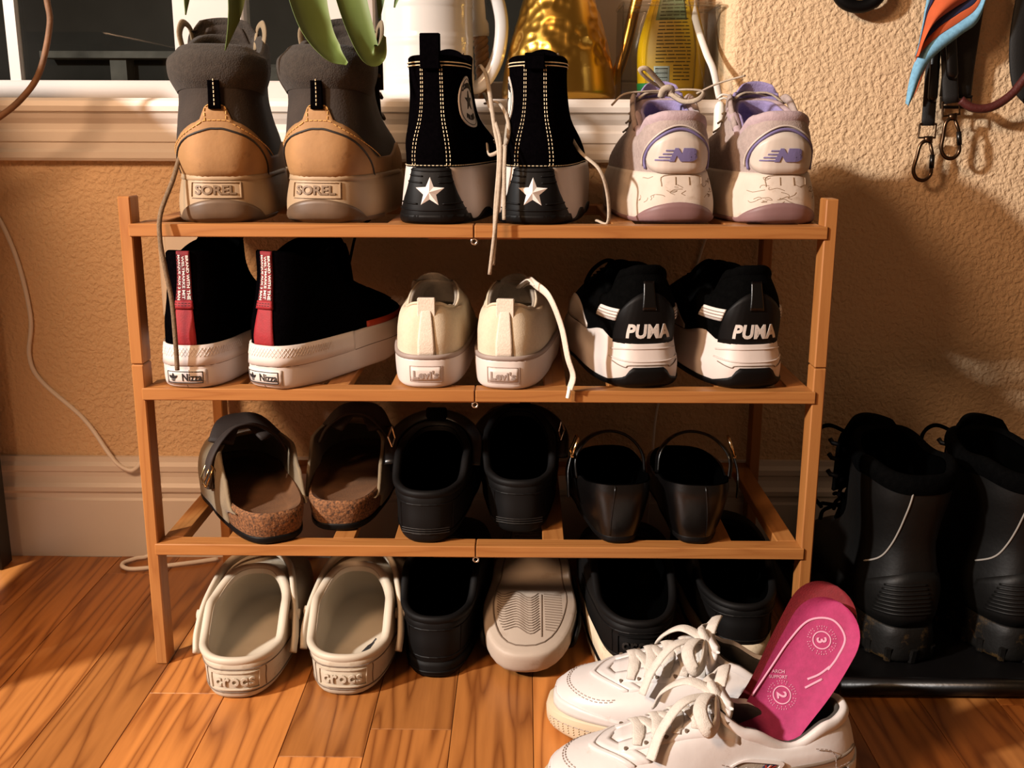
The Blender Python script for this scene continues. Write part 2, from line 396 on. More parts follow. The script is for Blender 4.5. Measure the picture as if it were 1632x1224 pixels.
def thin_glass(name, tint, rough=0.02, ior=1.45):
    m = bpy.data.materials.new(name); m.use_nodes = True; nt = m.node_tree; N = nt.nodes; L = nt.links; N.remove(N['Principled BSDF'])
    tr = N.new('ShaderNodeBsdfTransparent'); tr.inputs[0].default_value = C(tint) + (1,); gl = N.new('ShaderNodeBsdfGlossy'); gl.inputs['Roughness'].default_value = rough
    no = N.new('ShaderNodeTexNoise'); no.inputs['Scale'].default_value = 6
    lw = N.new('ShaderNodeLayerWeight'); lw.inputs[0].default_value = 0.5; pw = N.new('ShaderNodeMath'); pw.operation = 'POWER'; pw.inputs[1].default_value = 4.0; L.new(lw.outputs['Facing'], pw.inputs[0])
    fr = N.new('ShaderNodeMath'); fr.operation = 'MULTIPLY_ADD'; fr.inputs[1].default_value = 0.6; fr.inputs[2].default_value = 0.035; L.new(pw.outputs[0], fr.inputs[0]); bp = N.new('ShaderNodeBump'); bp.inputs['Strength'].default_value = 0.02; L.new(no.outputs[0], bp.inputs['Height']); L.new(bp.outputs[0], gl.inputs['Normal'])
    mx = N.new('ShaderNodeMixShader'); L.new(fr.outputs[0], mx.inputs[0]); L.new(tr.outputs[0], mx.inputs[1]); L.new(gl.outputs[0], mx.inputs[2]); L.new(mx.outputs[0], N['Material Output'].inputs['Surface'])
    return m
M_glass = thin_glass('window_glass', 'F4F6F4')
M_frame = mat('white_vinyl', 'BBB5B0', 0.35, 0.02, 10)
wn = MB(); wn.box(-1.6, .283, .492, .53, .5985, .626, .002)
wn.box(-.673, -.658, .498, .512, .626, 1.9); wn.box(-.437, -.340, .488, .53, .626, 1.9, .003); wn.box(-.235, -.16, .492, .53, .626, 1.9, .003); wn.box(.135, .283, .492, .53, .626, 1.9, .003)
struct(wn.build('window_1', M_frame))
W1 = bpy.data.objects['window_1']
for x0, x1 in ((-1.6, -.673), (-.658, -.437), (-.340, -.235), (-.16, .135)):
    MB().box(x0, x1, .509, .513, .626, 1.9).build('pane', M_glass, W1)
ow = MB(); ow.box(-3.5, 2.5, 2.4, 2.5, -.5, 3.0)
struct(ow.build('wall_outside', M_night))
M_ledge = mat('pale_concrete', '6E6C68', 0.9, 0.5, 9.0, 0.3, 40)
lg = MB(); lg.box(-1.42, -.95, 2.3, 2.4, .755, .775); lg.box(-1.22, -1.17, 2.33, 2.4, .6, .755); lg.box(-1.0, -.6, 2.34, 2.4, .62, .74, .01)
struct(lg.build('trim_3', M_ledge))
# black cabinet at the left: leg in view, unseen body shaped to block the lamp
cb = thing('console_cabinet', 'black lacquered cabinet whose back leg stands at the left edge by the baseboard', 'cabinet', (-.634, .275, 0))
for (x, y) in ((-.032, -.032), (-.032, -.45), (-.5, -.032), (-.5, -.45)):
    MB().box(x, x + .032, y, y + .032, 0, .69, .002).build('leg', M_dark, cb)
MB().box(-.060, -.045, -.43, -.02, .10, .69).build('side_panel', M_dark, cb)
MB().box(-.5, -.05, -.02, -.012, .10, .69).build('back_panel', M_dark, cb)
MB().box(-.53, .005, -.46, .002, .69, .71, .003).build('cabinet_top', M_dark, cb)

# ------------------------------------------------------------------ shoe rack
Z1, Z2, Z3 = .4741, .3087, .1400
rack = thing('shoe_rack', 'bamboo shoe rack with three slatted shelves full of shoes against the wall', 'rack', (0, 0, 0))
PX = .0125; DP = .289
for sx in (-1, 1):
    xo = .35 * sx; xi = xo - PX * sx; x0, x1 = min(xo, xi), max(xo, xi)
    for y0, y1 in ((.0022, .0262), (DP - .024, DP)):
        MB().box(x0, x1, y0, y1, 0, .3325, .0012).build('post', M_bz, rack)
        MB().box(x0, x1, y0, y1, .3332, .5003, .0012).build('post', M_bz, rack)
RH = .0124
for z in (Z1, Z2, Z3):
    for sx in (-1, 1):
        xa, xb = (-.3405, -.0035) if sx < 0 else (-.0025, .3405)
        MB().box(xa, xb, 0, .0215, z - RH, z, .0008).build('front_rail', M_bx, rack)
        MB().box(xa, xb, DP - .0215, DP, z - RH, z, .0008).build('back_rail', M_bx, rack)
        a, b = (.3375 * sx, .3165 * sx); MB().box(min(a, b), max(a, b), .0216, DP - .0216, z - RH, z, .0008).build('side_rail', M_by, rack)
        for xs in (.257, .145, .079):
            MB().box(xs * sx - .0115, xs * sx + .0115, .0216, DP - .0216, z - .008, z - .0003, .0008).build('slat', M_by, rack)
    MB().box(-.0475, .0425, .004, .0195, z - RH - .0016, z - RH - .0001).build('joint_plate', M_bx, rack)
    hk = MB(); hk.tube([(-.003 + .0028 * math.cos(t * PI / 8), .0035, z - RH - .0035 + .0028 * math.sin(t * PI / 8)) for t in range(17)], .0011, 6)
    hk.tube([(-.003, .0035, z - RH - .0005), (-.003, .02, z - RH - .0035)], .0011, 6)
    hk.build('hinge_ring', M_steel, rack, True)
# ------------------------------------------------------------------ shoe helpers
from mathutils.bvhtree import BVHTree
def lining(name, top, floor, mt, parent, th=.006, mid=None, rim=.35):
    """padded rim and inside wall of a shoe opening, down to the footbed ring"""
    rs = [top, inset(top, th * .3, th * rim), inset(top, th * .8, th * rim * .6), inset(top, th, -th * .4)]
    G = [r for r in rs]; lo = rs[-1]
    for t in (.25, .5, .75, 1.0):
        r = lo * (1 - t) + floor * t
        if mid is not None and t < 1: k = 4 * t * (1 - t) * .5; r = r * (1 - k) + mid * k
        G.append(r)
    return shell(name, np.array(G), mt, parent, capt=True)
def bvh_of(o):
    me = o.data; return BVHTree.FromPolygons([v.co[:] for v in me.vertices], [p.vertices[:] for p in me.polygons])
def top_z(bv, x, y, dflt=.05):
    h = bv.ray_cast(Vector((x, y, .6)), Vector((0, 0, -1)))
    return h[0].z if h[0] else dflt
def lace_rows(parent, bv, ys, wd, mt, r=.0035, n=7, name='laces', off=.001, flat=.3, cross=True):
    mb = MB()
    for i, y in enumerate(ys):
        for sg in ((1, -1) if cross else (0,)):
            dy = (ys[1] - ys[0]) * .5 * sg if len(ys) > 1 else 0
            P = [(x, y + dy * (x / wd), top_z(bv, x, y + dy * (x / wd)) + off + (.001 if sg > 0 else 0)) for x in np.linspace(-wd, wd, n)]
            mb.tube(P, r, 6, flat)
    return mb.build(name, mt, parent, True)
def tongue(parent, mt, w_, y, z0, z1, lean=.3, curve=.4, th=.006, name='tongue', wt=None, curl=0.0):
    """padded tongue: a curved sheet rising at the throat"""
    G = []; nx, nz = 12, 14; wt = wt or w_
    for k in range(nz + 1):
        t = k / nz; ww = w_ + (wt - w_) * t; z = z0 + (z1 - z0) * t
        if t > .55: ww *= 1 - ((t - .55) / .45) ** 2 * .40
        row = [];
        for j in range(nx + 1):
            x = -1 + 2 * j / nx; row.append((x * ww, y + lean * (z1 - z0) * t * -1 - curve * ww * x * x + curl * t * t, z - (.004 * x * x if t > .8 else 0)))
        G.append(row)
    v = []; f = []
    for o_ in (0, 1):
        for row in G:
            for j, p in enumerate(row): v.append((p[0], p[1] + (th if o_ else 0) * (1 - .5 * (2 * j / nx - 1) ** 2), p[2]))
    W_ = nx + 1; M = W_ * (nz + 1)
    for k in range(nz):
        for j in range(nx): a = k * W_ + j; f += [(a, a + 1, a + W_ + 1, a + W_), (M + a, M + a + W_, M + a + W_ + 1, M + a + 1)]
    ed = list(range(W_)) + [k * W_ + nx for k in range(1, nz + 1)] + [nz * W_ + j for j in range(nx - 1, -1, -1)] + [k * W_ for k in range(nz - 1, 0, -1)]
    for i in range(len(ed)): a, b = ed[i], ed[(i + 1) % len(ed)]; f.append((b, a, a + M, b + M))
    return mesh(name, v, f, mt, parent, True)
def frame(S, name, w_, h, t, u, z, mt, parent, off=.0012, thick=.0012):
    return S.flat(name, ringshape(rect(w_, h) , rect(w_ - 2 * t, h - 2 * t)), u, z, mt, parent, off, thick)
def K(a, z0, z1, a0, a1):  # smooth step helper
    t = min(1, max(0, (abs(a) - a0) / (a1 - a0))); t = t * t * (3 - 2 * t); return z0 + (z1 - z0) * t

# ------------------------------------------------------------------ shoe materials
M_blackrub = mat('black_rubber', '050404', 0.55, 0.2, 40, spec=0.18)
M_blackcan = mat('black_canvas', '040304', 0.95, 0.25, 300, 0.25, 900, spec=0)
M_blackmesh = mat('black_mesh_knit', '040404', 0.9, 0.3, 200, 0.3, 700, spec=0.02)
M_blackleather = mat('black_leather', '050404', 0.32, 0.2, 40, 0.06, 250)
M_inside = mat('black_lining', '020202', 0.95, 0.2, 60, spec=0)
M_tan = mat('tan_nubuck', '926C42', 0.75, 0.16, 28, 0.12, 180, dirt=('6B4B2A', 0.12, 40))
M_suede = mat('dark_brown_suede', '2A211A', 0.9, 0.2, 60, 0.25, 500, sheen=0.03)
M_fleece = mat('grey_brown_fleece', '2E2720', 0.95, 0.25, 250, 0.5, 700, sheen=0.06)
M_putty = mat('putty_rubber', '9A8265', 0.6, 0.1, 20, 0.06, 120, dirt=('7A6346', 0.2, 18))
M_brownrub = mat('brown_rubber', '594533', 0.5, 0.2, 40)
M_darkpipe = mat('dark_piping', '1E1A18', 0.6, 0.1)
M_thread = mat('pale_thread', 'D9C9A6', 0.8, 0.1)
M_gold_thread = mat('ochre_thread', 'D2A35C', 0.8, 0.1)
M_brownlace = mat('brown_round_lace', '6A5640', 0.9, 0.25, 300, 0.4, 900)
M_whiterub = mat('white_rubber', 'C9BEB7', 0.5, 0.05, 30, 0.05, 100, dirt=('B49E86', 0.08, 24))
M_star = mat('pearl_white_plastic', 'DDD6D1', 0.3, 0.03, 30)
M_greylace = mat('grey_beige_lace', 'A89A88', 0.9, 0.12, 300, 0.3, 900)
M_logowhite = mat('white_print', 'D0C9C2', 0.6, 0.03)
M_logoblack = mat('black_print', '121011', 0.6, 0.05)
M_nbwhite = mat('worn_white_midsole', 'C6B8AA', 0.65, 0.10, 30, 0.35, 45, dirt=('8C7358', 0.30, 26))
M_nbgrey = mat('grey_mauve_mesh', '9C8C86', 0.85, 0.12, 250, 0.35, 700, dirt=('6E5F55', 0.12, 30))
M_nbheel = mat('cream_heel_counter', 'C0B4A9', 0.45, 0.05, 20)
M_purple = mat('lavender_lining', '8C80AC', 0.9, 0.12, 300, 0.3, 700, sheen=0.2)
M_purpletrim = mat('purple_trim', '6C648F', 0.6, 0.08)
M_mauve = mat('mauve_outsole', '7E5F5E', 0.55, 0.12, 30)
M_red = mat('red_webbing', '860B16', 0.7, 0.1, 200, 0.15, 700)
M_redtop = mat('crimson_woven_label', '6E0A14', 0.8, 0.12, 300, 0.2, 900)
M_orange = mat('red_orange_rubber', 'A8361C', 0.6, 0.08)
M_cream = mat('cream_canvas', 'C3B59D', 0.9, 0.05, 300, 0.2, 900)
M_creamtape = mat('off_white_twill_tape', 'CFC3B3', 0.85, 0.08, 500, 0.25, 900)
M_greyline = mat('warm_grey_rubber', '8F8078', 0.6, 0.08)
M_birk = mat('taupe_suede', '77674F', 0.9, 0.12, 60, 0.2, 500, sheen=0.1)
M_birkdark = mat('dark_brown_strap', '2A1D15', 0.75, 0.15, 60)
M_footbed = mat('brown_suede_footbed', '5A3A1E', 0.9, 0.2, 40, 0.2, 500)
M_buckle = mat('brass_buckle', 'C9A877', 0.25, 0.08, 30, metal=1)
M_gold = mat('gold_buckle', 'E8C48C', 0.2, 0.05, 30, metal=1)
M_croc = mat('off_white_foam', 'BBB09E', 0.55, 0.04, 12, 0.03, 60)
M_crocdirt = mat('scuffed_off_white_foam', 'B8AC99', 0.6, 0.05, 20, 0.15, 60, dirt=('8E7B60', 0.30, 30))
M_greysole = mat('grey_white_worn_sole', 'AFA091', 0.6, 0.08, 12, 0.1, 80, dirt=('8F7A66', 0.28, 22))
M_groove = mat('grey_brown_groove', '6E5E50', 0.85, 0.1)  # grey-brown for drawn grooves, seams, eyelets and piping
M_whiteleather = mat('white_leather', 'CBC5C2', 0.42, 0.03, 30, 0.14, 90, dirt=('B8AAA0', 0.06, 30))
M_whitelace = mat('white_flat_lace', 'C9C1B7', 0.9, 0.07, 200, 0.35, 900)
M_creamsole = mat('cream_gum_sole', 'C3B296', 0.55, 0.06, 20, 0.05, 80)
M_pink = mat('magenta_insole_fabric', '9E2A5B', 0.8, 0.10, 180, 0.1, 600)
M_pinkedge = mat('crimson_insole_edge', '8E1C36', 0.7, 0.1, 60)
M_pinkprint = mat('pale_pink_print', 'CE93A8', 0.7, 0.08)
M_graycup = mat('grey_insole_shell', '8C8078', 0.6, 0.1)
_cm = mat('cork', '6B4526', 0.85, 0.75, 420, 0.5, 500, detail=2)
M_cork = _cm

# ------------------------------------------------------------------ 1 winter boots
def winter_boot(label, loc, rotz, side):
    t = thing('winter_boot', label, 'boot', loc, rotz, 'pair of tan winter boots')
    b = .010 * side
    R2 = lambda *a, **k: ring(*a, bend=b, **k)
    sole = loft([R2(.000, .010, .262, .044, .046), R2(.004, .001, .272, .0495, .050), R2(.018, 0, .276, .0505, .0515), R2(.034, .002, .276, .0480, .0515), R2(.044, .005, .272, .0455, .050)], 4)
    shell('midsole', sole, M_putty, t, True, True); S = Surf(sole)
    S.patch('outsole', -.105, .105, .0015, lambda a: .0045 + .0185 * max(0, math.cos(min(1, abs(a) / .052) * PI / 2)) ** .8, M_brownrub, t, .0016, .003, 50, 5)
    S.patch('welt', -.20, .20, .0405, .0455, M_putty, t, .0012, .003, 60, 2)
    lb = frame(S, 'label_frame', .050, .0155, .0010, -.004, .0315, M_putty, t, .0016, .002)
    S.flat('lettering', text('SOREL', .0090, .040, .03), -.004, .0315, mat_cache('sorel_letter', '6A533A'), t, .0012, .0016)
    up = loft([R2(.042, .006, .270, .0435, .048), R2(.058, .002, .268, .0475, .049), R2(.078, .003, .238, .0480, .047), R2(.098, .006, .185, .0455, .043, ph=2.8), R2(.118, .009, .160, .0430, .040, ph=2.6),
               R2(.136, .009, .150, .0445, .040, ph=2.5), R2(V((0, .150), (1, .165)), .008, .148, .0460, .041, ph=2.5)], 4)
    shell('upper', up, M_suede, t); U = Surf(up, 6)
    def top(a):
        a = abs(a)
        if a < .014: return .1135 - a * .1
        if a < .021: return .1121 - (a - .014) / .007 * .016
        return K(a, .0961, .062, .021, .085)
    U.patch('leather_heel', -.225, .225, .0425, lambda a: top(a) if abs(a) < .14 else K(a, .062, .074, .14, .2), M_tan, t, .0016, .0025, 90, 8)
    U.line([(-.075, .0435), (-.058, .062), (-.035, .080), (-.012, .0885), (0, .0895), (.012, .0885), (.035, .080), (.058, .062), (.075, .0435)], .0011, .0018).build('piping', M_darkpipe, t, True)
    st = MB()
    for pth in ([(-.013, .097), (-.0125, .1105), (.0125, .1105), (.013, .097)], [(-.020, .094), (-.013, .097), (.013, .097), (.020, .094)], [(.020, .094), (.05, .078), (.09, .062)], [(-.020, .094), (-.05, .078), (-.09, .062)]):
        U.stitch(pth, st, .0005, .003, .0016, .0022)
    st.build('stitching', M_gold_thread, t)
    lp = U.patch('pull_loop', -.0085, .0085, .108, .1400, M_blackcan, t, .0048, .0028, 8, 8)
    ls = MB(); U.stitch([(0, .111), (0, .138)], ls, .0005, .0024, .0014, .0052); ls.build('loop_stitching', M_thread, lp)
    # padded collar
    zt = V((0, .166), (.3, .160), (1, .184))
    c0 = R2(V((0, .128), (.4, .122), (1, .150)), .009, .148, .0440, .040, ph=2.5); c1 = R2(V((0, .140), (.4, .138), (1, .165)), .002, .152, .0515, .044, ph=2.5)
    c2 = R2(V((0, .156), (.4, .154), (1, .180)), .002, .150, .0520, .044, ph=2.5); c3 = R2(zt, .010, .144, .0455, .040, ph=2.5)
    cg = loft([c0, c1, c2, c3], 4); co = shell('collar', cg, M_fleece, t)
    fl_ = R2(.06, .025, .20, .032, .032)
    lining('lining', c3, fl_, M_fleece, t, .009)
    tongue(t, M_fleece, .036, .150, .13, .203, .25, .35, .010, wt=.040)
    tongue(t, M_suede, .030, .162, .10, .196, .30, .25, .006, 'tongue_cover')
    # eyelet loops and laces
    mb = MB()
    for i, z in enumerate((.10, .122, .144, .166)):
        y = .172 - i * .010
        for sg in (-1, 1): mb.tube([(sg * (.026 + .008), y - .022, z), (sg * .028, y - .002, z + .004), (sg * .015, y + .006, z + .008), (-sg * .012, y + .004, z + .016)], .0022, 6)
    mb.build('laces', M_brownlace, t, True)
    for sg in (-1, 1):
        MB().tube(spline([(sg * .040, .105, .168), (sg * .043, .108, .185), (sg * .040, .118, .196), (sg * .034, .126, .190), (sg * .031, .124, .170)], 5), .004, 8, .35).build('eyelet_tab', M_birk, t, True)
    return t
_mc = {}
def mat_cache(n, col, *a, **k):
    if n not in _mc: _mc[n] = mat(n, col, *a, **k)
    return _mc[n]
EPS = .0006
winter_boot('tan and brown winter boot with fleece collar, leftmost shoe on the top shelf', (-.252, .010, Z1 + EPS), 9, 1)
winter_boot('tan and brown winter boot with fleece collar, between its twin and the black high-tops', (-.155, .012, Z1 + EPS), -5, -1)
lc = MB(); lc.tube(spline([(-.288, .10, .575), (-.2965, .05, .545), (-.2975, .012, .515), (-.3055, -.006, .485), (-.306, -.012, .461), (-.303, -.012, .431), (-.299, -.012, .400), (-.298, -.013, .363), (-.298, -.014, .331)], 8), .0024, 8)
sl = lc.build('loose_lace', M_brownlace, None, True)
_b = [o for o in bpy.data.objects if o.name == 'winter_boot'][0]
sl.parent = _b; sl.matrix_parent_inverse = (Matrix.Translation(_b.location) @ _b.rotation_euler.to_matrix().to_4x4()).inverted()

# ------------------------------------------------------------------ 2 platform high-tops
def high_top(label, loc, rotz, side, patch_side, tabh=.1765):
    t = thing('high_top_sneaker', label, 'sneaker', loc, rotz, 'pair of black platform high-tops')
    b = .003 * side
    R2 = lambda *a, **k: ring(*a, bend=b, **k)
    sole = loft([R2(.000, .004, .258, .0415, .046), R2(.005, 0, .264, .0425, .048), R2(.024, .001, .266, .0410, .049), R2(.040, .003, .266, .0392, .049), R2(.054, .006, .262, .0375, .047)], 4)
    shell('platform_sole', sole, M_whiterub, t, True, True); S = Surf(sole)
    S.patch('outsole', -.262, .262, .0005, lambda a: .007 + .004 * math.sin(abs(a) * 75) if abs(a) > .05 else .009, M_blackrub, t, .0018, .003, 120, 3)
    def hw(z): return .0205 + .030 * max(0, 1 - (z - .002) / .052) ** 1.9
    v = []; f = []                      # black heel shield, flaring to the ground
    nz, na = 14, 24
    for o_ in (.0018, -.001):
        for k in range(nz + 1):
            z = .002 + .0535 * k / nz
            for i in range(na + 1): v.append(S.pt((-1 + 2 * i / na) * hw(z) * (1 if k < nz else .9), min(z, .0538), o_))
    W_ = na + 1; M = W_ * (nz + 1)
    for k in range(nz):
        for i in range(na): a = k * W_ + i; f.append((a, a + 1, a + W_ + 1, a + W_))
    ed = list(range(W_)) + [k * W_ + na for k in range(1, nz + 1)] + [nz * W_ + i for i in range(na - 1, -1, -1)] + [k * W_ for k in range(nz - 1, 0, -1)]
    for i in range(len(ed)): a, c = ed[i], ed[(i + 1) % len(ed)]; f.append((c, a, a + M, c + M))
    sh = mesh('heel_shield', v, f, M_blackrub, t, True)
    rb = MB()
    for z in (.013, .019, .039, .045, .050):
        for lo, hi in ((-1, -.36), (.36, 1)) if .02 < z < .05 or z == .019 else ((-1, 1),):
            rb.tube([S.pt(x * hw(z) * .97, z + .0015 * x * x, .0022) for x in np.linspace(lo, hi, 12)], .0008, 6)
    rb.build('shield_ribs', M_blackrub, sh, True)
    # raised five-pointed star
    sv = star(.0145, .45); pv = [S.pt(x, .030 + y, .0022) for x, y in sv] + [S.pt(0, .030, .0062)] + [S.pt(x, .030 + y, .0005) for x, y in sv]
    sf = [(i, (i + 1) % 10, 10) for i in range(10)] + [((i + 1) % 10, i, 11 + i, 11 + (i + 1) % 10) for i in range(10)]
    mesh('star', pv, sf, M_star, t)
    up = loft([R2(.053, .006, .256, .0365, .045), R2(.064, .005, .252, .0365, .044), R2(.080, .007, .205, .0355, .040), R2(.100, .012, .142, .0320, .032, ph=2.6), R2(.122, .015, .116, .0300, .029, ph=2.4), R2(.142, .014, .108, .0298, .028, ph=2.4), R2(V((0, .1580), (.5, .154), (1, .163)), .012, .106, .0300, .029, ph=2.4)], 4)
    shell('upper', up, M_blackcan, t); U = Surf(up, 18)
    st = MB()
    for da in (-.0105, -.0085, .0085, .0105): U.stitch([(da * .80, .056), (da * .90, .09), (da, .13), (da, .153)], st, .00042, .0022, .0017, .0008)
    for dz in (.1500, .1530): U.stitch([(a, dz - abs(a) * .02) for a in np.linspace(-.075, .075, 12)], st, .0005, .006, .0003, .0008)
    U.stitch([(a, .0558) for a in np.linspace(-.2, .2, 30)], st, .0004, .0025, .0015, .0008)
    st.build('stitching', M_thread, t)
    lining('lining', up[-1], R2(.07, .03, .15, .026, .026), M_blackcan, t, .003)
    lp = MB(); lp.box(-.0095, .0095, .0075, .0100, .146, tabh, .0006); lp.box(-.0095, .0095, .0125, .0150, .146, tabh, .0006); lp.box(-.0095, .0095, .0075, .0150, tabh - .001, tabh + .002, .0009)
    lp.build('pull_loop', M_blackcan, t)
    # round ankle patch with star
    a0 = (.046 if patch_side > 0 else .044) * patch_side; zc = .116
    egg = [(x * (1 - .18 * (y / .024)), y) for x, y in ell(.0195, .0245, 36, 2.0)]
    egg = [(x, y - .004 * (abs(x) / .02) ** 2 if y < 0 else y) for x, y in egg]
    pt_ = U.flat('ankle_patch', poly(egg), a0, zc, M_logowhite, t, .0012, .0014)
    U.flat('patch_star', poly(star(.0098, .40)), a0, zc + .001, M_logoblack, pt_, .0018, .001)
    bd = MB(); bd.tube([U.pt(a0 + x * .9, zc + y * .9, .0014) for x, y in egg + egg[:1]], .0004, 4); bd.build('patch_border', M_logoblack, pt_)
    for word, y0, wd, cv in (('CONVERSE', .0158, .027, -.55), ('ALL STAR', -.0150, .022, .5)):
        v2, f2 = text(word, .0052, wd, .03, .002); v2 = [(x, y + cv * x * x / .026 * 1.1) for x, y in v2]
        U.flat('patch_lettering', (v2, f2), a0, zc + y0, M_logoblack, pt_, .0018, .001)
    # eyelets and laces down the front
    tongue(t, M_blackcan, .022, .112, .10, .170, .10, .3, .003)
    ey = MB(); la = MB()
    for i in range(6):
        z = .078 + i * .015; y = U.raw(.2, z)[1]
        yf = float(up[:, NR // 2][np.argmin(abs(up[:, NR // 2, 2] - z)), 1])
        for sg in (-1, 1):
            ey.lathe([(.003, 0), (.003, .001)], 10, (sg * .020, yf - .012, z))
            la.tube(spline([(sg * .022, yf - .014, z), (sg * .015, yf - .001, z + .002), (0, yf + .005, z + .006), (-sg * .015, yf - .001, z + .012)], 4), .0026, 6, .5)
    ey.build('eyelets', M_steel, t); la.build('laces', M_greylace, t, True)
    e2 = MB()
    for k in range(2): p = U.pt(patch_side * (.078 + k * .016), .076, .0008); q = U.pt(patch_side * (.078 + k * .016), .076, .0018); e2.tube([p, q], .0028, 10)
    e2.build('vent_eyelets', M_steel, t)
    return t
h1 = high_top('black canvas high-top with white star on its heel, next to the tan boots', (-.0460, .006, Z1 + EPS), -7, 1, 1)
h2 = high_top('black canvas high-top with white star on its heel, next to the lilac running shoes', (.0540, .006, Z1 + EPS), -6, -1, -1, .1590)
def wtube(name, parent, pts, r, mt, flat=1.0, up=(0, 0, 1)):
    """tube given in world coordinates, parented to a thing"""
    mi = (Matrix.Translation(parent.location) @ parent.rotation_euler.to_matrix().to_4x4()).inverted()
    return MB().tube([mi @ Vector(p) for p in spline(pts, 8)], r, 8, flat, mi.to_3x3() @ Vector(up)).build(name, mt, parent, True)
wtube('loose_lace', h1, [(.000, .10, .628), (.008, .06, .614), (.0165, .02, .568), (.0215, .0, .540), (.0185, -.010, .493), (.0175, -.012, .463), (.0155, -.012, .437)], .0022, M_greylace, .6)
wtube('loose_lace', h1, [(.004, .09, .60), (.016, .03, .575), (.023, .0, .55), (.0215, -.008, .51), (.0175, -.013, .470), (.0125, -.013, .428)], .0018, M_greylace, .6)
wtube('loose_lace', h1, [(.005, .09, .59), (.02, .06, .59), (.030, .03, .57), (.027, .025, .55), (.012, .03, .54), (.008, .06, .55)], .0020, M_greylace, .6)
wtube('loose_lace', h2, [(.085, .12, .575), (.100, .05, .545), (.119, .022, .527), (.1275, .020, .503), (.1285, .018, .476), (.118, .03, .4765)], .0022, M_greylace, .6)
wtube('loose_lace', h2, [(.040, .10, .60), (.030, .05, .575), (.0265, .02, .54), (.026, .018, .50), (.026, .018, .478)], .0020, M_greylace, .6)

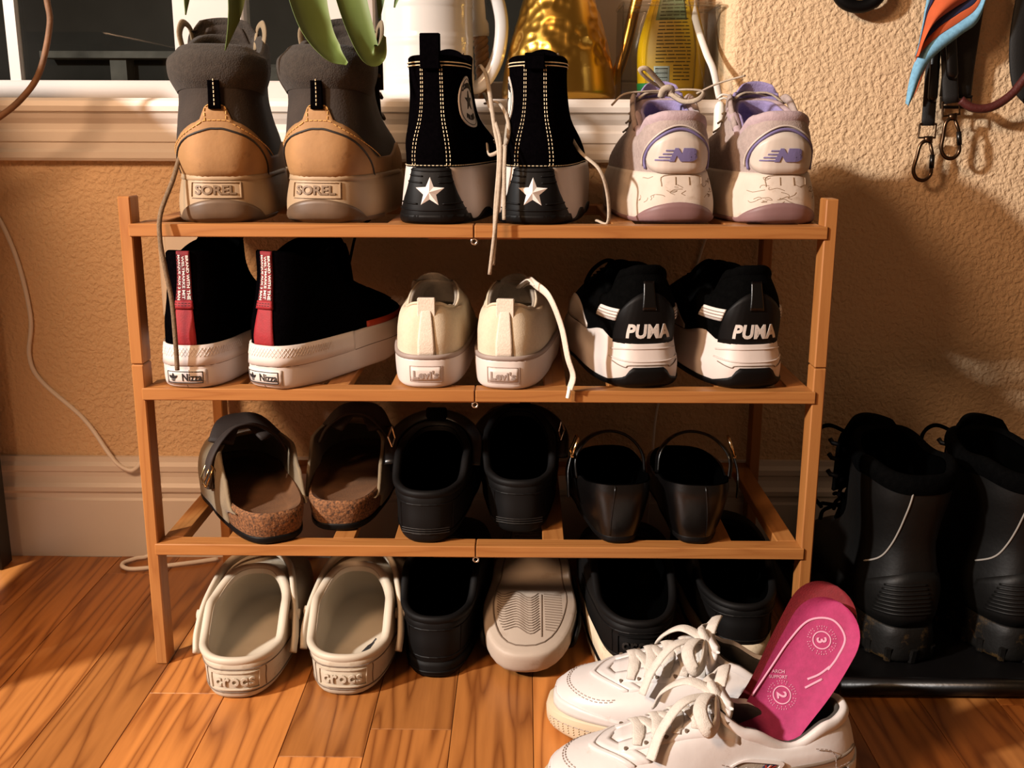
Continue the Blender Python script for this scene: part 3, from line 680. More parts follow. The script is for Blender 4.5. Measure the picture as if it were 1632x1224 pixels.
# ------------------------------------------------------------------ 3 lilac running shoes
def slant_text(s, h, w_, sh=.3, bold=.06): 
    v, f = text(s, h, w_, bold, .002); return [(x + y * sh, y) for x, y in v], f
def running_shoe(label, loc, rotz, side, tied):
    t = thing('running_shoe', label, 'sneaker', loc, rotz, 'pair of worn lilac running shoes')
    b = .003 * side
    R2 = lambda *a, **k: ring(*a, bend=b, **k)
    sole = loft([R2(.000, .006, .258, .0445, .047), R2(.004, .001, .268, .0488, .050), R2(.020, 0, .272, .0490, .052), R2(.036, .003, .270, .0455, .051), R2(.049, .008, .262, .0415, .047)], 4)
    shell('midsole', sole, M_nbwhite, t, True, True); S = Surf(sole)
    S.patch('outsole', -.24, .24, .0008, lambda a: .0045 + (.0165 * max(0, math.cos(min(1, abs(a) / .050) * PI / 2)) ** .9), M_mauve, t, .0016, .0025, 80, 4)
    cr = MB()
    for k in range(18):
        a = rnd.uniform(-.045, .045); z = rnd.uniform(.022, .044); pts = [(a, z)]
        for q in range(3): a += rnd.uniform(-.008, .008); z += rnd.uniform(-.003, .003); pts.append((a, min(.047, max(.02, z))))
        S.line(pts, .00035, .0000, cr, 4, 3)
    for pth in ([(-.018, .036), (-.016, .046), (.022, .046), (.024, .038)], [(-.004, .0375), (-.004, .045)], [(.010, .0375), (.010, .045)]): S.line(pth, .0005, .0003, cr, 4, 4)
    cr.build('midsole_cracks', M_crack, t)
    up = loft([R2(.047, .008, .262, .0400, .0465), R2(.060, .006, .255, .0400, .0455), R2(V((0, .074), (1, .078)), .006, .205, .0395, .042), R2(V((0, .088), (.3, .082), (1, .094)), .008, .155, .0375, .037, ph=2.8), R2(V((0, .104), (.14, .100), (.40, .084), (.62, .104), (1, .118)), .013, .128, .0330, .034, ph=2.6)], 4)
    shell('upper', up, M_nbgrey, t); U = Surf(up, 6)
    def lo(a): return .0485 + .0 * a
    def dome(x, zc, hw, top): return zc + (top - zc) * math.sqrt(max(0, 1 - (x / hw) ** 2))
    U.patch('heel_counter', -.0335, .0335, lambda a: .066 - .0175 * math.sqrt(max(0, 1 - (a / .034) ** 4)), lambda a: dome(a, .066, .0338, .0880), M_nbheel, t, .0022, .003, 40, 6)
    ar = [(.037 * math.cos(th), .064 + .0265 * math.sin(th)) for th in np.linspace(-.45, PI + .45, 40)]
    U.line(ar, .0015, .0016, None, 6, 1).build('counter_piping', M_purpletrim, t, True)
    ar2 = [(.042 * math.cos(th), .064 + .0300 * math.sin(th)) for th in np.linspace(-.3, PI + .3, 40)]
    U.line(ar2, .0010, .0012, None, 6, 1).build('counter_seam', M_nbheel, t, True)
    n_, _f = slant_text('NB', .0125, .0240, .32, .085)
    U.flat('monogram', (n_, _f), .004, .0665, M_purpletrim, t, .0032, .002)
    sp = MB(); shapes = []
    for k, (z, l) in enumerate(((-.0050, .014), (-.0022, .012), (.0008, .010), (.0040, .009))):
        U.flat('monogram_stripe', poly([(-l, -.0006), (0, -.0006), (.0004, .0006), (-l + .0004, .0006)]), -.007 + z * .3, .0665 + z, M_purpletrim, t, .0032, .002)
    # padded collar in lavender
    ctop = up[-1]; rim = [inset(ctop, -.0012, -.006), inset(ctop, -.0026, -.001), inset(ctop, -.0010, .0035), inset(ctop, .003, .0045), inset(ctop, .007, .001)]
    shell('collar', loft(rim, 2), M_nbpad, t)
    lining('lining', inset(ctop, .006, .001), R2(.055, .03, .20, .028, .030), M_purple, t, .004)
    tongue(t, M_purple, .024, .140, .085, .140, .35, .3, .009, wt=.027)
    tongue(t, M_nbgrey, .022, .152, .085, .136, .38, .3, .005, 'tongue_face')
    es = MB()
    for sg in (-1, 1):
        es.tube(spline([(sg * .034, .070, .092), (sg * .033, .095, .112), (sg * .030, .112, .122), (sg * .026, .135, .112), (sg * .022, .17, .09)], 5), .005, 8, .6, (sg, 0, 0))
    es.build('eyestay', M_nbgrey, t, True)
    la = MB()
    for i in range(4):
        y = .118 + i * .018; z = .122 - i * .010
        for sg in (-1, 1): la.tube(spline([(sg * .028, y - .004, z - .004), (sg * .012, y + .002, z + .006), (-sg * .014, y + .008, z + .003), (-sg * .028, y + .014, z - .006)], 4), .0028, 6, .45)
    if tied:
        la.tube(spline([(0, .10, .131), (-.018, .085, .139), (-.030, .075, .148), (-.024, .072, .150), (-.010, .082, .139), (0, .09, .130)], 6), .0028, 6, .5)
        la.tube(spline([(0, .09, .128), (.018, .080, .130), (.036, .075, .128), (.030, .07, .120), (.016, .076, .118), (.002, .086, .127)], 6), .0026, 6, .5)
        la.tube(spline([(0, .09, .129), (-.022, .085, .128), (-.045, .082, .125), (-.057, .085, .114)], 6), .0024, 6, .5)
        la.tube(spline([(-.005, .088, .123), (-.003, .084, .130), (.004, .084, .131), (.005, .088, .124)], 4), .0042, 8, .8)
        la.tube(spline([(.03, .078, .126), (.05, .07, .136), (.072, .05, .143)], 5), .0022, 6, .5)
    la.build('laces', M_greylace, t, True)
    return t
M_crack = mat('brown_crack', '8A745E', 0.85, 0.1)
M_nbpad = mat('mauve_grey_collar', 'A79398', 0.85, 0.1, 200, 0.25, 700)
running_shoe('worn lilac and grey running shoe with a tied lace bow, right of the black high-tops', (.1985, .020, Z1 + EPS), 4, 1, True)
running_shoe('worn lilac and grey running shoe open to its purple lining, rightmost on the top shelf', (.3005, .018, Z1 + EPS), 4, -1, False)
# ------------------------------------------------------------------ 4 black and red platform sneakers (second shelf)
def red_strip_sneaker(label, loc, rotz, side):
    t = thing('platform_sneaker', label, 'sneaker', loc, rotz, 'pair of black sneakers with red heel strips')
    b = .010 * side
    R2 = lambda *a, **k: ring(*a, bend=b, **k)
    sole = loft([R2(V((0, 0), (.62, 0), (1, .010)), .006, .256, .0375, .045), R2(V((0, .005), (.62, .005), (1, .014)), .001, .262, .0395, .0475), R2(V((0, .024), (1, .028)), 0, .265, .0398, .049), R2(.0435, .003, .262, .0385, .048)], 4)
    shell('platform_sole', sole, M_whiterub, t, True, True); S = Surf(sole)
    ln = MB(); S.line([(a, .0235 + .002 * (a / .25) ** 2) for a in np.linspace(-.26, .26, 50)], .0004, .0001, ln, 4, 1); S.line([(0, .001), (0, .005)], .0004, .0001, ln, 4, 2)
    ln.build('foxing_seam', M_groove, t)
    S.patch('heel_foxing', -.125, .125, .0240, .0445, M_whiterub, t, .0011, .002, 60, 3)
    di = MB()
    for i in range(-22, 23):
        a = i * .0036
        for sg in (-1, 1): di.tube([S.pt(a, .033, .0012), S.pt(a + sg * .0058, .0415, .0012)], .00035, 4)
    di.build('foxing_texture', M_whiterub, t)
    lb = S.patch('heel_label', -.0235, .0205, .0045, .0200, M_whiterub, t, .0009, .002, 16, 3)
    frame(S, 'label_frame', .037, .0122, .0006, -.002, .0122, M_logoblack, lb, .0014, .001)
    S.flat('label_lettering', text('Nizza', .0076, .0195, .015, .002), .0058, .0122, M_logoblack, lb, .0014, .001)
    leaf = lambda ang, l, w_: [(l * u * math.sin(ang) + w_ * math.sin(PI * u) * s_ * math.cos(ang), l * u * math.cos(ang) - w_ * math.sin(PI * u) * s_ * math.sin(ang)) for s_, us in ((1, np.linspace(0.02, 1, 8)), (-1, np.linspace(1, .02, 8)[1:])) for u in us][::-1]
    for ang in (-.95, 0, .95): S.flat('emblem_leaf', poly(leaf(ang, .0058, .0013), None), -.0135, .0106, M_logoblack, lb, .0014, .001)
    for k in range(2): S.flat('emblem_bar', poly(rect(.0045 - k * .0015, .0006), None), -.0135, .0098 - k * .0012, M_logoblack, lb, .0014, .001)
    up = loft([R2(.042, .004, .250, .0368, .045), R2(.054, .0035, .248, .0362, .044), R2(.068, .006, .212, .0350, .040), R2(.090, .011, .155, .0330, .034, ph=2.6), R2(.112, .015, .128, .0315, .031, ph=2.4), R2(V((0, .1365), (.4, .126), (1, .140)), .0155, .120, .0310, .031, ph=2.4)], 4)
    shell('upper', up, M_blackcan, t); U = Surf(up, 8)
    lining('lining', up[-1], R2(.06, .03, .15, .024, .026), M_inside, t, .004)
    U.patch('heel_stripe', -.0098, .0098, .0435, .0870, M_red, t, .0016, .0025, 8, 12)
    tp = U.patch('heel_tape', -.0108, .0108, .0800, .1372, M_redtop, t, .0028, .0035, 8, 14)
    U.patch('tape_hem', -.0108, .0108, .0800, .0880, M_red, t, .0036, .0035, 8, 3)
    for k, (wd, ln_) in enumerate((('BRAND WITH THE', .044), ('WELTMARKE MIT', .043), ('MARQUE AUX 3 BAN', .045))):
        U.flat('tape_lettering', text(wd, .0042, ln_, .02, .0025), .0068 - k * .0066, .1110, M_logowhite, tp, .0034, .001, -PI / 2)
    st = MB()
    for a in (-.0098, .0098): U.stitch([(a, .088), (a, .136)], st, .0003, .002, .0014, .0030)
    for z in (.083, .0855): U.stitch([(-.0105, z), (.0105, z)], st, .0003, .002, .0014, .0038)
    st.build('stitching', M_logoblack, tp)
    for sg in (-1, 1): U.patch('toe_stripe', *sorted((sg * .128, sg * .300)), .0425, .0500, M_orange, t, .0014, .002, 40, 2)
    tongue(t, M_blackcan, .028, .136, .085, .150, .22, .35, .006)
    bv = bvh_of([o for o in t.children if o.name.startswith('upper')][0]); lace_rows(t, bv, [.150, .168, .186, .204], .022, M_blackcan)
    mb = MB()
    for k, sg in enumerate((-1, 1)): mb.tube(spline([(sg * .005, .155, .11), (sg * .02, .145, .140), (sg * .026, .150, .152), (sg * .03, .16, .158)], 5), .0017, 6)
    mb.build('lace_ends', M_blackcan, t, True)
    return t
red_strip_sneaker('black sneaker with red heel strip, nearest the left post on the second shelf', (-.2930, -.0035, Z2 + EPS), -3, 1)
red_strip_sneaker('black sneaker with red heel strip, its orange striped toe swung towards the cream pair', (-.2155, -.002, Z2 + EPS), -24, -1)

# ------------------------------------------------------------------ 5 cream canvas sneakers
def canvas_sneaker(label, loc, rotz, side, lace):
    t = thing('canvas_sneaker', label, 'sneaker', loc, rotz, 'pair of cream canvas sneakers')
    b = .005 * side
    R2 = lambda *a, **k: ring(*a, bend=b, **k)
    sole = loft([R2(.000, .006, .240, .0350, .040), R2(.004, .002, .246, .0378, .043), R2(.018, 0, .250, .0392, .045), R2(.0315, .001, .250, .0395, .0455)], 4)
    shell('sole', sole, M_whiterub, t, True, True); S = Surf(sole)
    S.patch('foxing_stripe', -.275, .275, .0300, .0345, M_greyline, t, .0006, .003, 90, 2)
    lb = S.patch('heel_label', -.0155, .0145, .0085, .0225, M_whiterub, t, .0008, .002, 14, 3)
    frame(S, 'label_frame', .033, .0165, .0006, -.0005, .0155, M_groovep, lb, .0008, .0015)
    S.flat('label_lettering', text("Levi's", .0085, .0250, .03, .002), -.0005, .0150, M_greyline, lb, .0014, .0012)
    up = loft([R2(.033, .004, .242, .0372, .042), R2(.046, .003, .236, .0368, .041), R2(.058, .005, .205, .0355, .038), R2(V((0, .070), (1, .074)), .008, .165, .0322, .035, ph=2.9), R2(V((0, .0855), (.22, .079), (.5, .074), (1, .095)), .014, .108, .0235, .0265, ph=2.4)], 4)
    u_ = shell('upper', up, M_cream, t); U = Surf(up, 4)
    lining('lining', up[-1], R2(.045, .03, .16, .022, .024), M_greyfab, t, .004)
    U.patch('heel_tape', -.0082, .0082, .0335, .0850, M_creamtape, t, .0016, .0022, 8, 12)
    lp = MB(); lp.box(-.0088, .0088, .0095, .0115, .068, .0900, .0005); lp.box(-.0088, .0088, .0145, .0165, .072, .0900, .0005); lp.box(-.0088, .0088, .0095, .0165, .0890, .0910, .0008)
    lp.build('pull_loop', M_creamtape, t)
    cs = MB(); P = [p for p in inset(up[-1], -.0004, .0)]; cs.tube([tuple(q) for q in P] + [tuple(P[0])], .0016, 6); cs.build('collar_binding', M_cream, t, True)
    tongue(t, M_greyfab, .024, .118, .070, .104, .5, .3, .004)
    bv = bvh_of(u_); lace_rows(t, bv, [.122, .138, .154, .170], .018, M_creamtape, .0032)
    return t
M_greyfab = mat('warm_grey_lining', '8D8274', 0.9, 0.1, 200, 0.2, 700)  # one even grey for lining, tongue and side window base
M_groovep = mat('embossed_outline', 'A6938A', 0.8, 0.05)
canvas_sneaker('cream canvas sneaker with heel tape, beside the black and red sneakers', (-.0520, .002, Z2 + EPS), 0, 1, False)
c2 = canvas_sneaker('cream canvas sneaker with a flat lace dangling over the shelf edge', (.0260, -.002, Z2 + EPS), -7, -1, True)
wtube('loose_lace', c2, [(.045, .10, .402), (.052, .07, .410), (.058, .03, .4115), (.071, .0, .404), (.083, -.005, .376), (.090, -.006, .344), (.0955, -.006, .326), (.0925, -.006, .312)], .0045, M_creamtape, .3, (1, 0, 0))
wtube('lace_tip', c2, [(.0925, -.006, .314), (.0915, -.0065, .3085), (.0905, -.007, .303)], .0022, M_white)
wtube('loose_lace', c2, [(.058, .03, .4115), (.052, .05, .414), (.046, .07, .408), (.040, .10, .398)], .0035, M_creamtape, .3)

# ------------------------------------------------------------------ 6 black and white running trainers
def trainer(label, loc, rotz, side):
    t = thing('trainer', label, 'sneaker', loc, rotz, 'pair of black trainers with chunky white soles')
    b = .004 * side
    R2 = lambda *a, **k: ring(*a, bend=b, **k)
    sole = loft([R2(V((0, .002), (.3, 0), (1, .008)), .008, .262, .0430, .046), R2(.006, .002, .270, .0462, .050), R2(.022, 0, .274, .0470, .052), R2(.034, .003, .272, .0445, .051), R2(V((0, .047), (.08, .047), (.16, .054), (.4, .044), (1, .044)), .007, .264, .0420, .048)], 4)
    shell('midsole', sole, M_whiterub, t, True, True); S = Surf(sole, 6)
    def trap(a):
        a = abs(a); return .0225 if a < .017 else (.0225 - (a - .017) / .007 * .010 if a < .024 else .0125 - min(.0055, (a - .024) * .25))
    S.patch('outsole', -.27, .27, .0015, trap, M_blackrub, t, .0018, .003, 140, 4)
    rb = MB()
    S.line([(-.044, .0385), (-.02, .0405), (.02, .0405), (.044, .0385)], .0009, .0004, rb, 6, 8); S.line([(-.046, .031), (-.02, .0285), (.02, .0285), (.046, .031)], .0008, .0004, rb, 6, 8)
    rb.build('midsole_ridges', M_whiterub, t, True)
    sm = MB()
    S.line([(-.04, .027), (-.024, .0225), (-.018, .0245), (.018, .0245), (.024, .0225), (.04, .027)], .0005, .0006, sm, 4, 5); sm.build('midsole_seam', M_groove, t)
    up = loft([R2(.044, .009, .262, .0405, .047), R2(.058, .007, .255, .0415, .046), R2(V((0, .075), (1, .080)), .006, .205, .0410, .043), R2(V((0, .094), (.3, .088), (1, .100)), .008, .150, .0372, .038, ph=2.8), R2(V((0, .1195), (.14, .114), (.40, .088), (.62, .098), (1, .110)), .016, .122, .0270, .030, ph=2.5)], 4)
    u_ = shell('upper', up, M_blackmesh, t); U = Surf(up, 6)
    U.patch('heel_cup', -.034, .034, .0455, lambda a: .072 + .026 * math.sqrt(max(0, 1 - (a / .0345) ** 2)), M_blackrub, t, .0022, .003, 40, 8)
    U.patch('heel_tab', -.0085, .0085, .0800, .1080, M_blackleather, t, .0034, .003, 8, 8)
    U.flat('lettering', text('PUMA', .0148, .0410, .040, .002, 1.04), .001, .0590, M_logowhite, t, .0027, .0008)
    for sg, l in ((-1, .042), (1, .040)):
        a0, a1 = sorted((sg * .036, sg * (.036 + l))); U.patch('reflective_band', a0, a1, .0680, .0800, M_logowhite, t, .0018, .002, 20, 3)
        sl = MB()
        for z in (.0708, .0738, .0768): U.line([(a, z) for a in np.linspace(a0, a1, 12)], .0006, .0019, sl, 4, 1)
        sl.build('band_grooves', M_greyline, t)
        a0, a1 = sorted((sg * .105, sg * .26)); U.patch('side_panel', a0, a1, .0455, lambda a: .050 + .022 * math.sin(PI * min(1, max(0, (abs(a) - .105) / .155))), M_nbheel, t, .0012, .002, 40, 5)
    ctop = up[-1]; shell('collar', loft([inset(ctop, -.0010, -.006), inset(ctop, -.0026, -.001), inset(ctop, -.001, .004), inset(ctop, .003, .0045), inset(ctop, .007, .001)], 2), M_blackmesh, t)
    lining('lining', inset(ctop, .006, .001), R2(.055, .03, .20, .026, .028), M_inside, t, .004)
    tongue(t, M_blackmesh, .024, .134, .075, .116, .35, .3, .008)
    lace_rows(t, bvh_of(u_), [.142, .158, .174, .190], .020, M_blackcan)
    lo = MB()
    lo.tube(spline([(-.004, .10, .110), (-.022, .09, .120), (-.040, .08, .113), (-.048, .08, .100), (-.044, .10, .090)], 6), .0022, 6)
    lo.tube(spline([(-.018, .10, .117), (-.026, .09, .110), (-.034, .085, .104), (-.040, .09, .096)], 6), .0020, 6)
    lo.build('lace_loops', M_blackcan, t, True)
    return t
trainer('black trainer with white lettering on its heel, next to the cream pair', (.1720, .006, Z2 + EPS), 9, 1)
trainer('black trainer with white lettering on its heel, nearest the right post', (.2790, .006, Z2 + EPS), 9, -1)

# ------------------------------------------------------------------ 7 cork clogs (third shelf)
def cork_clog(label, loc, rotz, side):
    t = thing('cork_clog', label, 'clog', loc, rotz, 'pair of cork soled suede clogs')
    b = .012 * side
    R2 = lambda *a, **k: ring(*a, bend=b, **k)
    so = loft([R2(.000, .005, .246, .0335, .042), R2(.003, .002, .252, .0365, .046), R2(.0085, .002, .252, .0365, .046)], 3)
    shell('outsole', so, M_blackrub, t, True, True)
    ck = loft([R2(.008, .003, .250, .0355, .045), R2(.020, .0005, .252, .0375, .046), R2(V((0, .030), (.3, .033), (1, .030)), .001, .250, .0385, .045), R2(V((0, .0345), (.3, .036), (1, .030)), .004, .246, .0360, .042)], 4)
    shell('cork_midsole', ck, M_cork, t)
    fb = loft([ck[-1], R2(V((0, .032), (.4, .024), (1, .024)), .010, .240, .0300, .037), R2(.0235, .020, .230, .022, .030)], 4)
    shell('footbed', fb, M_footbed, t, capt=True)
    # closed toe: upper rising from the sole edge to a slanted opening
    zr = V((0, .028), (.26, .030), (.46, .058), (.72, .077), (1, .0835))
    base = R2(.0095, .0025, .252, .0380, .0465); m1 = R2(V((0, .018), (.3, .022), (.6, .040), (1, .040)), .0025, .250, .0392, .0475); m2 = R2(V((0, .024), (.28, .027), (.6, .062), (1, .072)), .003, .208, .0395, .0465); tp = R2(zr, .0045, .142, .0390, .0400)
    G = loft([base, m1, m2, tp], 5); h = NR // 2
    keep = [j for j in range(NR) if base[j, 1] > .058]
    nR = len(G); K_ = len(keep); v = []; f = []
    Gi = np.array([inset(r, .0030, -.0008) for r in G])
    for g in (G, Gi):
        for i in range(nR):
            for j in keep: v.append(g[i, j])
    M = nR * K_
    for i in range(nR - 1):
        for j in range(K_ - 1): a = i * K_ + j; f += [(a, a + 1, a + K_ + 1, a + K_), (M + a, M + a + K_, M + a + K_ + 1, M + a + 1)]
    ed = list(range(K_)) + [i * K_ + K_ - 1 for i in range(1, nR)] + [(nR - 1) * K_ + j for j in range(K_ - 2, -1, -1)] + [i * K_ for i in range(nR - 2, 0, -1)]
    for i in range(len(ed)): a, c = ed[i], ed[(i + 1) % len(ed)]; f.append((c, a, a + M, c + M))
    u_ = mesh('upper', v, f, [M_birk], t, True)
    # instep strap with buckle on the outer side
    o = -side; U = Surf(G, -1)
    sp = [(o * .0425, .104, .036), (o * .0425, .108, .052), (o * .0395, .112, .068), (o * .028, .118, .085), (o * .010, .128, .0955), (-o * .012, .128, .0955), (-o * .030, .118, .083), (-o * .0385, .110, .066)]
    MB().tube(spline(sp, 6), .0105, 10, .20, (o, 0, .5)).build('instep_strap', M_birkdark, t, True)
    fl = MB(); fl.tube(spline([(0.026, .121, .082), (.014, .139, .0965), (0, .142, .0985), (-.014, .139, .0965), (-.026, .121, .082)], 5), .013, 10, .2, (0, -.4, 1)); fl.build('instep_flap', M_birkdark, t, True)
    bk = MB(); c_ = Vector((o * .0445, .106, .054)); e1 = Vector((0, .012, .002)); e2 = Vector((-o * .004, 0, .010))
    q = [c_ + e1 * x + e2 * y for x, y in ((-1, -1), (1, -1), (1, 1), (-1, 1), (-1, -1))]; bk.tube(q, .0011, 6)
    bk.tube([c_ - e1 * 0.2 + e2 * 1.0, c_ - e1 * .1 - e2 * 1.2], .0009, 6); bk.build('buckle', M_buckle, t, True)
    return t
_k1 = cork_clog('taupe suede cork clog with its buckled side turned out, leftmost on the third shelf', (-.2080, .002, Z3 + EPS), 29, 1)
_k2 = cork_clog('dark suede cork clog set back from the front rail, beside the plain black clog', (-.1560, .036, Z3 + EPS), -3, -1)

for _k in (_k1, _k2): _k.scale = (1.10, 1.0, 1.0)

# ------------------------------------------------------------------ foam clogs (black on third shelf, white and black on floor)
def _ph(q, ph): return dict(q, ph=q.get('ph', ph))
def foam_clog(name, label, loc, rotz, side, m, mh, group, L=.255, W_=1.0, heelz=.050, frontz=.100, word=None, strap='front', lift=0.0, plat=None, open_=.150, tilt=0, mi=None, hk=1.0):
    t = thing(name, label, 'clog', loc, rotz, group, rot=(math.radians(tilt), 0, math.radians(rotz)))
    b = .003 * side; k = L / .255
    R0 = lambda z, y0, y1, wh, wb, **q: ring(z, y0 * k, y1 * k, wh * W_ * hk, wb * W_, bend=b, **_ph(q, 2.9))
    z0 = lift
    if plat:
        ms, mstripe = plat
        so = loft([R0(.0, .006, .250, .038, .050), R0(.004, .001, .256, .0425, .0545), R0(z0 + .004, .002, .258, .0440, .0555)], 3)
        shell('platform_sole', so, ms, t, True, True); S0 = Surf(so)
        S0.patch('sole_stripe', -.28, .28, z0 * .42, z0 * .58, mstripe, t, .0010, .002, 90, 2)
    body = [R0(z0 + .000, .006, .246, .0370, .048), R0(z0 + .005, .002, .254, .0420, .054), R0(z0 + .022, 0, .260, .0440, .0575), R0(V((0, z0 + heelz * .70), (1, z0 + .052)), .001, .258, .0450, .0580),
            R0(V((0, z0 + heelz * .88), (.3, z0 + heelz * .95), (1, z0 + frontz * .86)), .0015, .215, .0452, .0555), R0(V((0, z0 + heelz), (.25, z0 + heelz * 1.04), (.6, z0 + frontz * .80), (1, z0 + frontz)), .003, open_, .0440, .0470, pt=2.1, ph=2.3)]
    G = loft(body, 5); shell('body', G, mh, t, True); S = Surf(G, 10)
    tp = G[-1]; rim = loft([inset(tp, -.0012, -.004), inset(tp, -.0026, .0), inset(tp, -.0010, .0032), inset(tp, .0030, .0036), inset(tp, .0062, .0005), inset(tp, .0066, -.006)], 2)
    shell('rim', rim, m, t)
    fl = R0(z0 + .016, .014, .225, .0330, .0430); mid = R0(V((0, z0 + .026), (1, z0 + .06)), .008, .205, .0390, .048)
    lining('footbed', inset(tp, .0060, .0), fl, mi or m, t, .001, mid, 0)
    gr = MB()
    for z in (heelz * .80, heelz * .20): S.line([(a, z0 + z) for a in np.linspace(-.17, .17, 40)], .0008, .0003, gr, 5, 1)
    for a in (-.034, .036): S.line([(a, z0 + heelz * .24), (a * .98, z0 + heelz * .50), (a, z0 + heelz * .76)], .0006, .0003, gr, 5, 4)
    gr.build('grooves', M_groove if m is M_croc else M_blackrub, t)
    if word:
        pl = frame(S, 'heel_plate', .052, heelz * .46, .0012, .001, z0 + heelz * .50, mh, t, .0016, .002)
        S.flat('heel_lettering', text(word, .0086, .040, .02, .0025, 1.1), .001, z0 + heelz * .50, m if m is M_croc else M_letterblk, pl, .0022, .002)
    if strap == 'front':
        # heel strap swung forward over the vamp, hinged at the sides
        w2 = .0525 * W_; fy = open_ * k + .012
        P = [(-w2 - .0035, .052, z0 + .026), (-w2 - .0045, .066, z0 + .044), (-w2 + .001, .095, z0 + .070), (-w2 * .68 + b * .4, fy - .006, z0 + frontz * 1.02), (b * .4, fy + .014, z0 + frontz * 1.12), (w2 * .68 + b * .4, fy - .006, z0 + frontz * 1.02), (w2 - .001, .095, z0 + .070), (w2 + .0045, .066, z0 + .044), (w2 + .0035, .052, z0 + .026)]
        MB().tube(spline(P, 6), .0068, 10, .55, (1, 0, 0)).build('heel_strap', m, t, True)
        for sg in (-1, 1):
            MB().tube([(sg * (w2 - .003), .080, z0 + .056), (sg * (w2 + .0075), .080, z0 + .056)], .0058, 14).build('strap_rivet', m, t, True)
    return t
M_letterblk = mat('dull_black_lettering', '1A1613', 0.5, 0.1)
M_blackfoam = mat('matte_black_foam', '050404', 0.65, 0.15, 40, spec=0.2)
g3 = 'pair of plain black clogs on the third shelf'
k1 = foam_clog('black_clog', 'plain black clog with tall ribbed heel, beside the cork clogs', (-.0560, .003, Z3 + EPS), -1, 1, M_blackfoam, M_blackfoam, g3, .25, .88, .054, .094, None, 'none', mi=M_inside, open_=.135)
k2 = foam_clog('black_clog', 'plain black clog set back above a slat, left of the buckled flats', (.0425, .034, Z3 + EPS), 0, -1, M_blackfoam, M_blackfoam, g3, .25, .88, .056, .102, None, 'none', mi=M_inside, open_=.14)
for kk, sg in ((k1, -1), (k2, 1)):
    MB().box(-.012, .012, .134, .140, .088, .112, .002).build('pull_tab', M_blackcan, kk)
    MB().tube(spline([(-.047, .085, .06), (-.047, .112, .082), (-.029, .134, .097), (0, .142, .103), (.029, .134, .097), (.047, .112, .082), (.047, .085, .06)], 6), .008, 8, .3, (0, -.6, .8)).build('instep_strap', M_blackleather, kk, True)
    bk = MB(); bk.tube([(sg * .047, .10, .076), (sg * .051, .098, .088), (sg * .048, .108, .096), (sg * .045, .110, .083), (sg * .047, .10, .076)], .0012, 6); bk.build('buckle', M_steel, kk)
    rb = MB()
    for z in (.012, .0145, .017): rb.tube([(x, -.0004 + 12 * x * x, z) for x in np.linspace(-.025, .025, 9)], .0004, 4)
    rb.build('heel_ribs', M_letterblk, kk)

# ------------------------------------------------------------------ black leather flats with ankle straps
def strap_flat(label, loc, rotz, side):
    t = thing('strap_flat', label, 'shoe', loc, rotz, 'pair of black leather flats with gold buckles')
    b = .012 * side
    R2 = lambda *a, **k: ring(*a, bend=b, **k)
    so = loft([R2(.000, .012, .236, .0255, .036), R2(.003, .009, .240, .0280, .039), R2(.009, .009, .240, .0285, .0395)], 3); shell('sole', so, M_blackrub, t, True, True)
    up = loft([R2(.008, .009, .240, .0285, .040), R2(.022, .005, .240, .0335, .043), R2(.040, .002, .222, .0372, .044), R2(V((0, .055), (.3, .052), (1, .050)), .001, .196, .0388, .043), R2(V((0, .0675), (.25, .062), (.55, .050), (1, .058)), .003, .172, .0375, .041)], 4)
    shell('upper', up, M_blackleather, t); U = Surf(up, 12)
    lining('lining', up[-1], R2(.014, .02, .20, .024, .032), M_inside, t, .003)
    U.line([(-side * .010, .010), (-side * .010, .035), (-side * .009, .066)], .0009, .0003).build('heel_seam', M_blackleather, t, True)
    o = -side
    sp = [(o * .0395, .075, .052), (o * .0405, .080, .070), (o * .034, .086, .083), (o * .018, .094, .0945), (-o * .004, .098, .0980), (-o * .024, .094, .0915), (-o * .037, .086, .076), (-o * .0395, .080, .055)]
    MB().tube(spline(sp, 6), .0078, 8, .22, (o, 0, 1)).build('ankle_strap', M_blackleather, t, True)
    c_ = Vector((o * .0415, .078, .078)); bk = MB()
    bk.box(min(c_.x, c_.x + o * .004), max(c_.x, c_.x + o * .004), c_.y - .009, c_.y + .009, c_.z - .001, c_.z + .0025, .0006)
    bk.build('buckle_bar', M_gold, t)
    b2 = MB(); b2.tube([c_ + Vector((o * .002, -.008, .001)), c_ + Vector((-o * .001, -.008, .010)), c_ + Vector((-o * .005, -.006, .020)), c_ + Vector((-o * .005, .007, .020)), c_ + Vector((o * .002, .008, .001))], .0017, 6); b2.build('buckle', M_gold, t, True)
    MB().tube(spline([(o * .043, .078, .078), (o * .0475, .072, .062), (o * .0480, .066, .046), (o * .0475, .064, .034)], 5), .0045, 8, .3, (o, 0, 0)).build('strap_end', M_blackleather, t, True)
    return t
strap_flat('black leather flat whose gold buckle faces the plain black clogs', (.1500, -.001, Z3 + EPS), 6, 1)
strap_flat('black leather flat whose gold buckle faces the right post', (.2265, -.001, Z3 + EPS), -5, -1)
